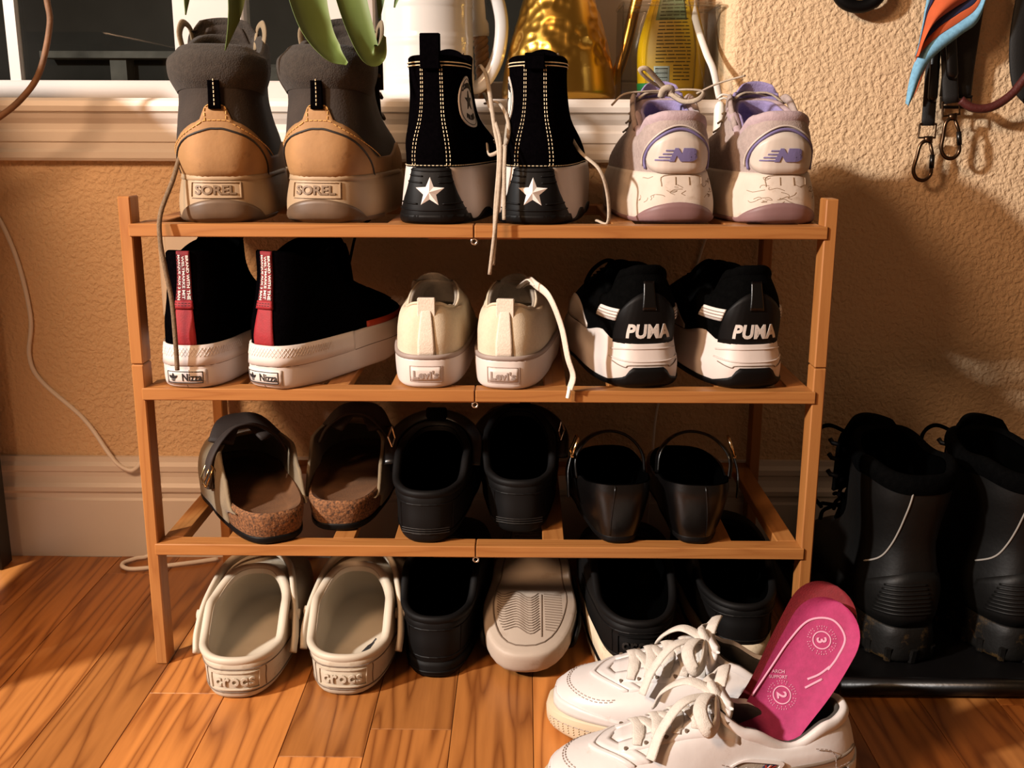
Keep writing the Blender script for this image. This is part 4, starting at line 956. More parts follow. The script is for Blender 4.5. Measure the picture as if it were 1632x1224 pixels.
# ------------------------------------------------------------------ clogs, slides and sneakers on the floor
g4 = 'pair of off-white foam clogs'
w1 = foam_clog('foam_clog', 'off-white foam clog, leftmost on the floor by the rack post', (-.2450, -.072, EPS), 2, 1, M_croc, M_crocdirt, g4, .250, .90, .042, .090, 'crocs', 'front', 0, None, .134, 0, None, 1.12)
w2 = foam_clog('foam_clog', 'off-white foam clog with a black mark on its footbed, beside the black slide', (-.1375, -.064, EPS), -2, -1, M_croc, M_crocdirt, g4, .250, .90, .042, .090, 'crocs', 'front', 0, None, .134, 0, None, 1.12)
mk = MB()
for q in ([(.010, .037), (.016, .041), (.022, .038)], [(.014, .040), (.019, .046), (.024, .043), (.028, .046)], [(.012, .034), (.017, .038), (.021, .034), (.026, .042)]):
    mk.tube([(x, y + .004, .0235 + .02 * (x / .03) ** 2) for x, y in q], .0016, 6, .4)
mk.build('footbed_mark', M_logoblack, w2)
sz = MB()
for r_ in (.006, .009): sz.tube([(.004 + r_ * math.cos(a * PI / 12), .036 + r_ * 1.1 * math.sin(a * PI / 12), .0215) for a in range(25)], .0005, 4)
sz.build('size_mark', M_crocdirt, w1)
M_cream_stripe = mat('worn_cream_rubber', 'CDBEA3', 0.6, 0.1, 30, 0.1, 60, dirt=('7B6648', 0.25, 35))
g5 = 'pair of black foam clogs with striped soles'
foam_clog('black_foam_clog', 'black foam clog on a cream striped platform, behind the white sneakers', (.1665, -.060, EPS), 1, 1, M_blackfoam, M_blackfoam, g5, .268, .97, .046, .082, 'crocs', 'none', .034, (M_cream_stripe, M_blackrub), .165, 0, M_inside)
foam_clog('black_foam_clog', 'black foam clog tucked behind the insoles, nearest the right post', (.2790, -.020, EPS), -1, -1, M_blackfoam, M_blackfoam, g5, .268, .97, .046, .082, None, 'none', .034, (M_cream_stripe, M_blackrub), .165, 0, M_inside)
# black slide and its partner standing on its toe
def slide_body(t, msole, mstrap, mfoot, side, tread=False):
    b = .012 * side
    R2 = lambda *a, **k: ring(*a, bend=b, **k)
    so = loft([R2(.000, .004, .258, .0365, .050), R2(.004, 0, .264, .0395, .0535), R2(.020, .001, .264, .0400, .0540), R2(.027, .004, .260, .0370, .0510)], 4)
    shell('sole', so, msole, t, True, False)
    fb = loft([so[-1], R2(.0245, .010, .252, .032, .046), R2(.0235, .03, .235, .02, .03)], 3); shell('footbed', fb, mfoot, t, capt=True)
    G = []                                  # broad vamp band
    for y, zz, ww in ((.105, .062, .0505), (.130, .064, .0535), (.160, .056, .0560), (.190, .046, .0560), (.212, .038, .0520)):
        x0 = b * (y / .264) ** 2
        G.append([(x0 + ww * math.cos(PI * j / 16) * (1.0), y - .012 * math.sin(PI * j / 16) ** 2 + .012, .012 + (zz - .012) * math.sin(PI * j / 16) ** .7) for j in range(17)])
    v = []; f = []
    for k in (0, 1):
        for row in G:
            for j, p in enumerate(row): s_ = 1 - .06 * k; v.append((p[0] * s_, p[1], p[2] - .004 * k))
    M = 5 * 17
    for i in range(4):
        for j in range(16): a = i * 17 + j; f += [(a, a + 1, a + 18, a + 17), (M + a, M + a + 17, M + a + 18, M + a + 1)]
    ed = list(range(17)) + [i * 17 + 16 for i in range(1, 5)] + [4 * 17 + j for j in range(15, -1, -1)] + [i * 17 for i in range(3, 0, -1)]
    for i in range(len(ed)): a, c = ed[i], ed[(i + 1) % len(ed)]; f.append((c, a, a + M, c + M))
    mesh('vamp_strap', v, f, mstrap, t, True)
    if tread:
        # groove outline and sipes of the tread, on the underside
        gr = MB(); o = R2(.0, .012, .250, .0285, .042); P = [(x, y, -.0002) for x, y, z in o]
        gr.tube(P + P[:1], .0009, 5); gr.build('tread_outline', M_groove, t)
        tr = MB()
        for k in range(15):
            y = .165 + k * .0043
            hw = .036 * math.sqrt(max(.05, 1 - max(0, (y - .195) / .050) ** 2)) if y > .195 else .036
            tr.tube([(hw + b * .6, y + .002, -.0002), (.016 + b * .5, y - .001, -.0002)], .0007, 5)
            q = []
            for xx in np.linspace(-.010, hw, 12): q.append((-xx + b * .5, y + .006 * math.cos(xx / .016 * PI) - .010 * (xx > .02) * (xx - .02) / .016, -.0002))
            tr.tube(q, .0007, 5)
        tr.tube([(.0135 + b * .5, .165, -.0002), (.0115 + b * .5, .236, -.0002)], .0009, 5)
        tr.build('tread_sipes', M_groove, t)
        hl = MB()
        for k in range(6): hl.tube([(-.022, .03 + k * .006, -.0002), (.022, .03 + k * .006, -.0002)], .0007, 5)
        hl.build('heel_sipes', M_groove, t)
foam_clog('slip_on', 'plain black slip-on clog in the shade between the white clogs and the upturned pale sole', (-.0470, -.026, EPS), -2, 1, M_blackfoam, M_blackfoam, None, .262, .90, .052, .098, None, 'none', .014, (M_blackfoam, M_blackrub), .13, 0, M_inside)
t = thing('slide', 'upturned slide with its worn pale sole and grooved tread facing up', 'slide', (.0575, .222, .094), 0, None, rot=(math.radians(193), 0, math.radians(1)))
slide_body(t, M_greysole, M_blackfoam, M_inside, -1, True)

# ------------------------------------------------------------------ white leather sneakers in front
def drape(name, bv, fn, ns, nt, mt, parent, off=.0012, th=.0014):
    v = []; f = []
    for k in (0, 1):
        for i in range(ns + 1):
            for j in range(nt + 1): x, y = fn(i / ns, j / nt); v.append((x, y, top_z(bv, x, y) + off - k * th))
    W_ = nt + 1; M = W_ * (ns + 1)
    for i in range(ns):
        for j in range(nt): a = i * W_ + j; f += [(a, a + W_, a + W_ + 1, a + 1)]
    ed = list(range(W_)) + [i * W_ + nt for i in range(1, ns + 1)] + [ns * W_ + j for j in range(nt - 1, -1, -1)] + [i * W_ for i in range(ns - 1, 0, -1)]
    for i in range(len(ed)): a, c = ed[i], ed[(i + 1) % len(ed)]; f.append((a, c, c + M, a + M))
    return mesh(name, v, f, mt, parent, True)
def white_sneaker(label, loc, rotz, side):
    t = thing('white_sneaker', label, 'sneaker', loc, rotz, 'pair of white leather sneakers')
    b = .012 * side
    R2 = lambda *a, **k: ring(*a, bend=b, **k)
    so = loft([R2(V((0, 0), (.75, 0), (1, .006)), .005, .264, .0365, .0455), R2(V((0, .004), (.75, .004), (1, .010)), .001, .270, .0385, .0485), R2(.020, 0, .272, .0390, .0490), R2(.0275, .003, .270, .0380, .0480)], 4)
    shell('sole', so, M_creamsole, t, True, True); S = Surf(so)
    ln = MB()
    S.line([(a, .0165 + .004 * (abs(a) / .3)) for a in np.linspace(-.29, .29, 60)], .0005, .0001, ln, 4, 1); ln.build('sole_groove', M_greyline, t)
    tb = MB()
    for i in range(-11, 12):
        for k in range(4):
            sgn = 1 if i >= 0 else -1; a = sgn * (.232 + abs(i) * .0055); tb.tube([S.pt(a, .0085 + k * .0026 + .003, .0), S.pt(a, .0085 + k * .0026 + .0042, .0006)], .0007, 4)
    tb.build('toe_texture', M_creamsole, t)
    up = loft([R2(.0265, .006, .264, .0368, .0468), R2(.040, .0045, .262, .0372, .0468), R2(V((0, .052), (1, .050)), .0045, .250, .0370, .0440), R2(V((0, .064), (1, .063)), .006, .215, .0355, .0370), R2(V((0, .078), (.3, .070), (1, .081)), .009, .165, .0325, .0310, ph=2.8), R2(V((0, .0930), (.16, .088), (.45, .0700), (.75, .084), (1, .0960)), .014, .128, .0280, .0265, ph=2.5)], 5)
    u_ = shell('upper', up, M_whiteleather, t); U = Surf(up, 8); bv = bvh_of(u_)
    ctop = up[-1]; shell('collar', loft([inset(ctop, -.0008, -.007), inset(ctop, -.0024, -.002), inset(ctop, -.0012, .003), inset(ctop, .002, .0042), inset(ctop, .006, .001)], 2), M_whiteleather, t)
    lining('lining', inset(ctop, .005, .001), R2(.035, .02, .17, .025, .027), M_blackmesh2, t, .004)
    xo = lambda y: b * (y / .27) ** 2
    # eyestay rows on both sides of the throat
    for sg in (-1, 1):
        drape('eyestay', bv, lambda s, q: (xo(.115 + s * .095) + sg * (.0145 + .0155 * q) * (1 - .22 * s) + sg * .003 * (1 - s), .108 + s * .098), 16, 4, M_whiteleather, t, .0022, .003)
    for k, (y0, wd) in enumerate(((.212, .012), (.2255, .005))):
        drape('vamp_overlay', bv, lambda s, q: (xo(y0) + (-1 + 2 * s) * .033, y0 - .020 * (2 * s - 1) ** 2 - .012 * abs(2 * s - 1) + wd * q), 24, 3, M_whiteleather, t, .0016 + .0004 * k, .002)
    drape('tongue_base', bv, lambda s, q: (xo(.16) + (-1 + 2 * q) * .0135, .118 + s * .090), 14, 4, M_whiteleather, t, .0016, .002)
    st = MB()
    arc = [(xo(.245) + .040 * math.sin(x), .205 + .047 * math.cos(x)) for x in np.linspace(-1.5, 1.5, 30)]
    for d in (0, .0022):
        P = [np.array((x * (1 - d * 14), y - d, top_z(bv, x * (1 - d * 14), y - d) + .0004)) for x, y in arc]
        for i in range(0, len(P) - 1): st.tube([P[i], P[i] * .45 + P[i + 1] * .55], .0006, 4)
    for sg in (-1, 1):
        U.stitch([(sg * .03, .056), (sg * .08, .050), (sg * .12, .056), (sg * .16, .062)], st, .0005, .0026, .0012, .0021); U.stitch([(sg * .155, .030), (sg * .150, .050), (sg * .145, .064)], st, .0005, .0026, .0012, .0021)
        U.stitch([(sg * .045, .030), (sg * .042, .050), (sg * .055, .068), (sg * .09, .072)], st, .0005, .0026, .0012, .0021)
    st.build('stitching', M_greyline, t)
    for sg in (-1, 1):
        U.patch('toe_guard', *sorted((sg * .205, sg * .315)), .0275, lambda a: .0335 + .006 * min(1, (abs(a) - .205) / .05), M_whiteleather, t, .0014, .0025, 30, 3)
    U.patch('heel_guard', -.058, .058, .0275, lambda a: .058 - .030 * (abs(a) / .058) ** 2.2, M_whiteleather, t, .0014, .0025, 40, 5)
    gm = MB()
    for sg in (-1, 1): U.line([(sg * .02, .066), (sg * .05, .060), (sg * .085, .056)], .0014, .0004, gm, 6, 6); U.line([(sg * .03, .050), (sg * .065, .046), (sg * .10, .044)], .0014, .0004, gm, 6, 6)
    gm.build('heel_piping', M_groove, t, True)
    # side window with lettering and a small flag
    for sg in (-1, 1):
        wn_ = U.flat('side_window', ringshape(ell(.025, .0080, 40, 6), ell(.0225, .0060, 40, 6)), sg * .122, .0565, M_whiteleather, t, .0026, .003, sg * .06)
        U.flat('window_base', poly(ell(.0225, .006, 24, 6)), sg * .122, .0565, M_greyfab, wn_, .0008, .001, sg * .06)
        U.flat('side_lettering', text('Reebok', .0058, .0235, .03, .0025), sg * .122 - .008, .0565 - .0005, M_whiteleather, wn_, .0020, .0015, sg * .06)
        fx = sg * .122 + .013
        U.flat('flag_field', poly(rect(.0120, .0066)), fx, .0572, M_navy, wn_, .0016, .001, sg * .06)
        for q, mm in ((rect(.0120, .0020), M_logowhite), (rect(.0026, .0066), M_logowhite)): U.flat('flag_cross', poly(q), fx, .0572, mm, wn_, .0020, .0006, sg * .06)
        for q, mm in ((rect(.0120, .0011), M_orange), (rect(.0014, .0066), M_orange)): U.flat('flag_cross', poly(q), fx, .0572, mm, wn_, .0024, .0006, sg * .06)
        for an in (.5, -.5): U.flat('flag_saltire', poly(rect(.0125, .0009)), fx, .0572, M_orange, wn_, .0018, .0006, sg * .06 + an)
    # laces
    ys = [.126, .142, .158, .174, .190]
    for i, y in enumerate(ys):
        P = []
        for x in np.linspace(-1, 1, 13):
            xx = xo(y) + x * (.0275 - i * .0010); P.append((xx, y - .004 * (1 - x * x) + .002, top_z(bv, xx, y) + .0045 - .0016 * abs(x) ** 3))
        MB().tube(P, [.0056 if abs(k - 6) < 5 else .0042 for k in range(13)], 8, .28).build('lace_row', M_whitelace, t, True)
        P = [(xo(y) + x * .0235, y + .008 * x + .006, top_z(bv, xo(y) + x * .0235, y + .008 * x + .006) + .0030) for x in np.linspace(-1, 1, 9)]
        if i < 4: MB().tube(P, .0052, 8, .28).build('lace_row', M_whitelace, t, True)
    ey = MB()
    for i in range(6):
        for sg in (-1, 1):
            y = .118 + i * .0165; x = xo(y) + sg * (.0270 - i * .0010); z = top_z(bv, x, y)
            ey.lathe([(.0019, -.001), (.0019, .0030)], 8, (x, y, z))
    ey.build('eyelets', M_groove, t)
    tongue(t, M_whiteleather, .0235, .130, .072, .108, .40, .30, .008, wt=.0245)
    bz = .1005; by = .122
    for nm, pts in (('bow_loop', [(0, by, bz), (-.014, by + .012, bz + .008), (-.034, by + .020, bz + .006), (-.044, by + .014, bz - .006), (-.034, by + .006, bz - .004), (-.012, by + .002, bz + .002), (0, by, bz)]),
                    ('bow_loop', [(0, by, bz), (.014, by - .006, bz + .010), (.036, by - .012, bz + .008), (.046, by - .006, bz - .006), (.034, by + .004, bz - .004), (.012, by + .004, bz + .002), (0, by, bz)]),
                    ('lace_end', [(0, by, bz + .002), (-.016, by + .030, bz + .004), (-.030, by + .050, bz - .014), (-.042, by + .060, bz - .034)]), ('lace_end', [(0, by, bz + .002), (.014, by + .022, bz + .006), (.030, by + .040, bz - .012), (.042, by + .046, bz - .034)])):
        MB().tube(spline(pts, 8), .0060, 8, .28, (0, .3, 1)).build(nm, M_whitelace, t, True)
    MB().tube(spline([(-.005, by - .004, bz), (-.003, by + .003, bz + .007), (.004, by + .003, bz + .007), (.005, by - .004, bz)], 4), .0060, 8, .7).build('bow_knot', M_whitelace, t, True)
    return t
M_navy = mat('navy', '26284A', 0.6, 0.1)
M_blackmesh2 = mat('dark_grey_lining', '3A3632', 0.9, 0.2, 100)
n2 = white_sneaker('white leather sneaker standing behind the one that holds the insoles', (.340, -.142, EPS), 85, 1)
n1 = white_sneaker('white leather sneaker in front with pink insoles standing in it', (.3330, -.228, EPS), 90, -1)

# pink insoles standing in the front sneaker
def insole(label, loc, rot, mtop, mside, printed):
    t = thing('insole', label, 'insole', loc, 0, None, rot=rot)
    L = .172; ns, nt = 26, 14; v = []; f = []
    def P(s, q, k):
        y = L * s; hw = .0300 - .0045 * math.exp(-((s - .32) / .22) ** 2)
        e = (s - .80) / .20
        if e > 0: hw *= math.sqrt(max(0.0, 1 - e ** 2.4))
        x = q * hw + .004 * math.sin(s * 3)
        cup = .0065 * max(0, abs(q) - .45) ** 2 / .3 * (1.0 if s > .25 else s / .25) + (.010 * max(0, s - .86) ** 2 / .02) * .35
        return (x, y, cup + .006 * math.sin(PI * s) - (.0042 if k else 0))
    for k in (0, 1):
        for i in range(ns + 1):
            for j in range(nt + 1): v.append(P(1 - (1 - i / ns) ** 1.6 if i else 0, -1 + 2 * j / nt, k))
    W_ = nt + 1; M = W_ * (ns + 1); f2 = []
    for i in range(ns):
        for j in range(nt): a = i * W_ + j; f.append((a, a + 1, a + W_ + 1, a + W_)); f2.append((M + a, M + a + W_, M + a + W_ + 1, M + a + 1))
    ed = list(range(W_)) + [i * W_ + nt for i in range(1, ns + 1)] + [ns * W_ + j for j in range(nt - 1, -1, -1)] + [i * W_ for i in range(ns - 1, 0, -1)]
    for i in range(len(ed)): a, c = ed[i], ed[(i + 1) % len(ed)]; f2.append((c, a, a + M, c + M))
    mesh('cover', v, f, mtop, t, True); mesh('shell', v, f2, mside, t, True)
    def on(x, y, off=.0006):
        s = y / L; hw = .0300 - .0045 * math.exp(-((s - .32) / .22) ** 2); e = (s - .80) / .20
        if e > 0: hw *= math.sqrt(max(0.02, 1 - e ** 2.4))
        p = P(s, max(-1, min(1, (x - .004 * math.sin(s * 3)) / hw)), 0); return (x, y, p[2] + off)
    if printed:
        def lay(shape, u, wv, ang, nm):
            ca, sa = math.cos(ang), math.sin(ang); vv = [on(u + x * ca - y * sa, wv + x * sa + y * ca) for x, y in shape[0]]
            mesh(nm, vv, shape[1], M_pinkprint, t)
        for (cx_, cy_, dg) in ((.003, .136, '3'), (-.001, .078, '2')):
            lay(ringshape(ell(.0078, .0078, 32), ell(.0068, .0068, 32)), cx_, cy_, 0, 'printed_ring')
            for r_ in (.0098, .0118):
                for q in range(36):
                    a = 2 * PI * q / 36; lay(poly(rect(.0010, .0005), None), cx_ + r_ * math.cos(a), cy_ + r_ * math.sin(a), a, 'ring_dot') if q % 2 == 0 or r_ > .011 and q % 3 else None
            lay(text(dg, .0085, None, .03), cx_, cy_, -.9 + PI / 2 * 0, 'printed_number')
        lay(text('ARCH', .0030, .0105, .02), -.0135, .0932, .55, 'printed_word'); lay(text('SUPPORT', .0028, .0150, .02), -.0112, .0893, .55, 'printed_word')
        tr = MB()
        for pts in ([(-.021, .07), (-.020, .105), (-.019, .135), (-.014, .160), (.002, .172), (.018, .164), (.021, .145), (.020, .130)], [(.010, .112), (.016, .122), (.020, .134)], [(.012, .104), (.020, .120)]):
            tr.tube([on(x, y * .905, .0002) for x, y in spline(pts, 8)], .0011, 6, .5)
        tr.build('welt_lines', M_pinkprint, t, True)
    return t
def basis(u, n):
    u = Vector(u).normalized(); n = Vector(n); n = (n - u * n.dot(u)).normalized(); x = u.cross(n)
    return Matrix((x, u, n)).transposed().to_euler()
insole('magenta insole with white printed numbers, leaning out of the front sneaker', (.2320, -.226, .0270), basis((.088, .036, .140), (-.35, -.80, .45)), M_pink, M_pinkedge, True)
insole('second insole showing its red edge and grey underside behind the magenta one', (.2355, -.2125, .0340), basis((.089, .041, .146), (-.33, -.80, .45)), M_redtop, M_graycup, False)

# ------------------------------------------------------------------ boot tray and black boots
tr = thing('boot_tray', 'black plastic boot tray under the black boots at the right', 'tray', (.60, .12, 0))
m_ = MB(); m_.box(-.226, .40, -.168, .150, .001, .004)
m_.build('tray_floor', M_blackrub, tr)
rim = [(-.228, -.170), (.40, -.170), (.40, .152), (-.228, .152)]
for i in range(4):
    a, c = rim[i], rim[(i + 1) % 4]; MB().tube([(a[0], a[1], .0105), (c[0], c[1], .0105)], .0095, 10).build('tray_rim', M_trayedge if False else M_blackleather, tr, True)
M_mudboot = mat('muddy_black_leather', '0A0806', 0.55, 0.25, 30, 0.25, 120, spec=0.3, dirt=('5A4320', 0.30, 34))
M_bootleather = mat('dull_black_leather', '060504', 0.55, 0.2, 30, 0.12, 160, spec=0.3)
M_reflect = mat('grey_reflective_piping', '8F8A83', 0.4, 0.05)
def work_boot(label, loc, rotz, side):
    t = thing('work_boot', label, 'boot', loc, rotz, 'black lace-up boots on the tray')
    b = .012 * side
    R2 = lambda *a, **k: ring(*a, bend=b, **k)
    so = loft([R2(.000, .006, .272, .0400, .0460), R2(.006, 0, .280, .0435, .0500), R2(.030, .001, .280, .0430, .0510), R2(.040, .004, .276, .0405, .0480)], 4)
    shell('outsole', so, M_mudboot, t, True, True); S = Surf(so)
    lg = MB()
    for i in range(-10, 11): a = i * .026; lg.tube([S.pt(a, .002, .001), S.pt(a, .017, .0015)], .0045, 6, .5)
    lg.build('sole_lugs', M_mudboot, t)
    up = loft([R2(.039, .005, .272, .0400, .0470), R2(.056, .001, .270, .0435, .0485), R2(.080, .001, .235, .0445, .0470), R2(.104, .006, .185, .0405, .0400, ph=2.8), R2(.130, .010, .158, .0395, .0380, ph=2.5), R2(.160, .006, .150, .0440, .0410, ph=2.4), R2(.182, .002, .146, .0480, .0430, ph=2.4),
               R2(V((0, .2040), (.3, .2120), (.55, .208), (1, .2200)), .001, .144, .0500, .0440, ph=2.4)], 4)
    u_ = shell('upper', up, M_bootleather, t); U = Surf(up, 10)
    shell('collar', loft([inset(up[-1], -.0005, -.012), inset(up[-1], -.0035, -.004), inset(up[-1], -.002, .006), inset(up[-1], .004, .009), inset(up[-1], .010, .004)], 2), M_blackmesh, t)
    lining('lining', inset(up[-1], .008, .003), R2(.06, .03, .22, .030, .034), M_inside, t, .006)
    rbs = MB()
    for k in range(8): z = .058 + k * .0046; rbs.tube([U.pt(a, z - .002 * (a / .03) ** 2, .0010) for a in np.linspace(-.042 + k * .001, .016 - k * .001, 14)], .0013, 6)
    rbs.build('heel_ribs', M_bootleather, t, True)
    U.patch('heel_counter', -.060, .060, .042, lambda a: .104 - 6 * a * a, M_bootleather, t, .0012, .0025, 30, 6)
    for sg in (-1,): U.line([(-.020, .203), (-.024, .180), (-.031, .150), (-.040, .128), (-.052, .113), (-.075, .100)], .0011, .0006).build('reflective_piping', M_reflect, t, True)
    tongue(t, M_blackmesh, .038, .152, .15, .240, .12, .35, .012, wt=.041)
    la = MB()
    for i, z in enumerate((.10, .125, .145, .165, .185, .20)):
        yf = float(up[:, NR // 2][np.argmin(abs(up[:, NR // 2, 2] - z)), 1])
        for sg in (-1, 1): la.tube(spline([(sg * .032, yf - .016, z), (sg * .016, yf + .006, z + .003), (-sg * .016, yf + .007, z + .010), (-sg * .032, yf - .014, z + .018)], 4), .0024, 6)
    la.build('laces', M_blackcan, t, True)
    hk = MB()
    for z in (.17, .19, .208):
        for sg in (-1, 1): hk.tube([(sg * .036, .134, z), (sg * .042, .142, z), (sg * .044, .146, z + .004)], .0028, 6)
    hk.build('lace_hooks', M_blackrub, t, True)
    bw = MB()
    bw.tube(spline([(-.012, .155, .212), (-.040, .160, .224), (-.062, .150, .216), (-.066, .140, .190), (-.064, .138, .150), (-.050, .142, .13)], 6), .0024, 6)
    bw.tube(spline([(.012, .155, .212), (.034, .165, .222), (.048, .168, .214), (.040, .168, .200), (.012, .158, .21)], 6), .0024, 6)
    bw.build('lace_bow', M_blackcan, t, True)
    return t
ZT = .0046
work_boot('black lace-up boot with muddy sole on the tray, next to the shoe rack', (.468, .008, ZT), 9, 1)
work_boot('black lace-up boot with muddy sole on the tray, cut by the picture edge', (.592, .010, ZT), 8, -1)
# ------------------------------------------------------------------ things on the window sill
ZS = .5988
M_glaze = mat('white_glaze', 'D2CCC6', 0.22, 0.02, 8, coat=.3)
t = thing('pitcher', 'tall white ribbed pitcher with a looped handle on the window sill', 'pitcher', (-.080, .395, ZS))
pr = [(.052, 0), (.058, .002), (.0605, .008)]
for z in np.linspace(.012, .20, 70):
    r = .0605 - .0045 * (z / .2); d = min(abs(z - zz) for zz in (.024, .030, .070, .076, .116, .122, .165, .171)); pr.append((r + .0012 * max(0, 1 - d / .0032), z))
pr += [(.057, .21), (.060, .225), (.0575, .226), (.054, .21), (.055, .02), (.0, .016)]
MB().lathe(pr, 56, capb=True, capt=False).build('body', M_glaze, t, True)
MB().tube(spline([(.050, 0, .165), (.068, 0, .158), (.086, 0, .135), (.0955, 0, .098), (.092, 0, .060), (.080, 0, .032), (.066, 0, .018), (.056, 0, .016)], 8), .0088, 12, .8, (0, 1, 0)).build('handle', M_glaze, t, True)
MB().tube([(-.050, 0, .21), (-.066, 0, .228), (-.074, 0, .236)], [.02, .014, .008], 12, .6).build('spout', M_glaze, t, True)
M_rope = mat('striped_twisted_cane', 'B08A66', 0.7, 0.3, 60)
t = thing('dish_brush', 'twisted cane stick with a white cap seen through the pitcher handle', 'brush', (-.008, .455, ZS), rot=(0, math.radians(-4), 0))
tw = MB()
for k in range(3):
    tw.tube([(.0055 * math.cos(z * 240 + k * 2.094), .0055 * math.sin(z * 240 + k * 2.094), z) for z in np.linspace(.004, .088, 60)], .0048, 8)
tw.build('twisted_handle', M_rope, t, True)
MB().lathe([(.0115, .084), (.012, .088), (.012, .100), (.009, .106), (.0085, .16), (.004, .163)], 20).build('cap', M_white, t, True)
# hammered watering can
M_brass = mat('hammered_gold', 'C79A44', 0.30, 0.06, 20, metal=1)
t = thing('watering_can', 'hammered gold watering can with slim curved spout on the window sill', 'watering can', (.0900, .410, ZS))
prof = [(.0, .0), (.066, .0), (.0735, .003), (.0745, .010)] + [(float(np.interp(z, [.010, .04, .07, .10, .13, .17, .20], [.0745, .0710, .0640, .0550, .0455, .0330, .0260])), z) for z in np.linspace(.012, .20, 90)] + [(.027, .203), (.024, .203), (.022, .19)]
n = 120; dn = [(rnd.uniform(0, 2 * PI), rnd.uniform(.045, .195), rnd.uniform(.0065, .0095)) for _ in range(300)]
bm_ = MB().lathe(prof, n, capb=False, capt=False); V3 = np.array(bm_.v)
th = np.arctan2(V3[:, 1], V3[:, 0]); rr = np.hypot(V3[:, 0], V3[:, 1]); z = V3[:, 2]; dep = np.zeros(len(V3))
for a, zz, s in dn:
    da = (th - a + PI) % (2 * PI) - PI; d2 = ((da * rr) ** 2 + (z - zz) ** 2) / s ** 2; dep = np.maximum(dep, np.where(d2 < 1, (1 - d2) * s * .26, 0))
m_ = (z > .03) & (rr > .03); k = np.where(m_, 1 - dep / np.maximum(rr, 1e-6), 1); V3[:, 0] *= k; V3[:, 1] *= k
bm_.v = [tuple(p) for p in V3]; bm_.build('body', M_brass, t, True)
MB().tube(spline([(.060, 0, .016), (.076, 0, .034), (.088, 0, .072), (.098, 0, .120), (.110, 0, .170), (.128, 0, .205), (.150, 0, .215)], 10), [.0075] * 61, 14).build('spout', M_brass, t, True)
MB().tube(spline([(-.026, 0, .195), (-.05, 0, .225), (-.02, 0, .26), (.03, 0, .24), (.026, 0, .198)], 8), .005, 10).build('handle', M_brass, t, True)
# cleaning bottle in a clear bin
M_yel = mat('yellow_translucent_plastic', 'E0B915', 0.25, 0.06, 10, trans=0.0, coat=.3)
M_label = mat('olive_yellow_label', 'C2A024', 0.5, 0.08, 20)
M_lgreen = mat('grey_green_label', '7C8A62', 0.5, 0.06, 20)
M_green = mat('green_print', '1E8A48', 0.5, 0.06)
M_paleblue = mat('pale_barcode_panel', 'BFD6D8', 0.5, 0.03)
M_print = mat('small_dark_print', '3E3A14', 0.6, 0.05)
t = thing('spray_bottle', 'yellow and green cleaning spray bottle standing in the clear bin', 'bottle', (.2290, .352, ZS + .0022), -14)
NB_ = 48
def oval(z, rx, ry): return np.array([(rx * math.copysign(abs(math.sin(a)) ** .8, math.sin(a)), -ry * math.copysign(abs(math.cos(a)) ** .8, math.cos(a)), z) for a in np.linspace(0, 2 * PI, NR, endpoint=False)])
G = loft([oval(0, .036, .022), oval(.004, .040, .026), (oval(.04, .0425, .028)), oval(.065, .0415, .027), oval(.095, .034, .024), oval(.120, .026, .020), oval(.145, .0200, .018), oval(.165, .016, .016), oval(.172, .0145, .0145)], 4)
shell('bottle_body', G, M_yel, t, True, True); S = Surf(G, 8)
lb = S.patch('back_label', -.030, .033, .010, lambda a: .128, M_label, t, .0006, .001, 20, 24)
S.patch('label_top', -.022, .024, .092, .150, M_lgreen, lb, .0009, .001, 14, 12)
S.patch('base_print', -.06, -.022, .004, .018, M_green, t, .0008, .001, 12, 4)
S.patch('barcode_panel', -.018, .0015, .010, .038, M_paleblue, lb, .0010, .001, 6, 4)
bc = MB(); pr_ = MB()
for k in range(13): z = .0135 + k * .0018; bc.tube([S.pt(-.0160, z, .0012), S.pt(-.0005, z, .0012)], .0004 + .00025 * (k % 3 == 0), 4)
bc.build('barcode', M_logoblack, lb)
for k in range(26):
    z = .022 + k * .0042
    if z > .128: break
    a = -.016 if z > .042 else .006
    while a < .024:
        l = rnd.uniform(.006, .014); e = min(a + l, .026); pr_.tube([S.pt(a, z, .0010), S.pt((a + e) / 2, z, .0010), S.pt(e, z, .0010)], .00055, 4); a = e + .0016
pr_.build('small_print', M_print, lb)
hd = MB(); hd.box(-.012, .012, -.013, .013, .172, .195, .003); hd.box(-.045, .016, -.010, .010, .195, .215, .004); hd.tube(spline([(-.03, 0, .196), (-.036, 0, .175), (-.044, 0, .160)], 5), .005, 8)
hd.build('trigger_head', M_white, t, True)
M_clear = thin_glass('clear_plastic', 'F0F0EE', 0.06, 1.5)
t = thing('storage_bin', 'clear plastic bin holding the yellow bottle at the right end of the sill', 'bin', (.2225, .350, ZS))
x0, x1, y0, y1, hb_ = -.0595, .0580, -.0405, .0435, .110
for nm, q in (('bin_base', (x0, x1, y0, y1, 0, .0016)), ('bin_wall', (x0, x1, y0, y0 + .0016, .0016, hb_)), ('bin_wall', (x0, x1, y1 - .0016, y1, .0016, hb_)), ('bin_wall', (x0, x0 + .0016, y0 + .0016, y1 - .0016, .0016, hb_)), ('bin_wall', (x1 - .0016, x1, y0 + .0016, y1 - .0016, .0016, hb_))): MB().box(*q).build(nm, M_clear, t)
rim = [(x0, y0), (x1, y0), (x1, y1), (x0, y1), (x0, y0)]
MB().tube([(x, y, hb_ + .001) for x, y in rim], .0026, 8).build('bin_rim', M_clear, t, True)
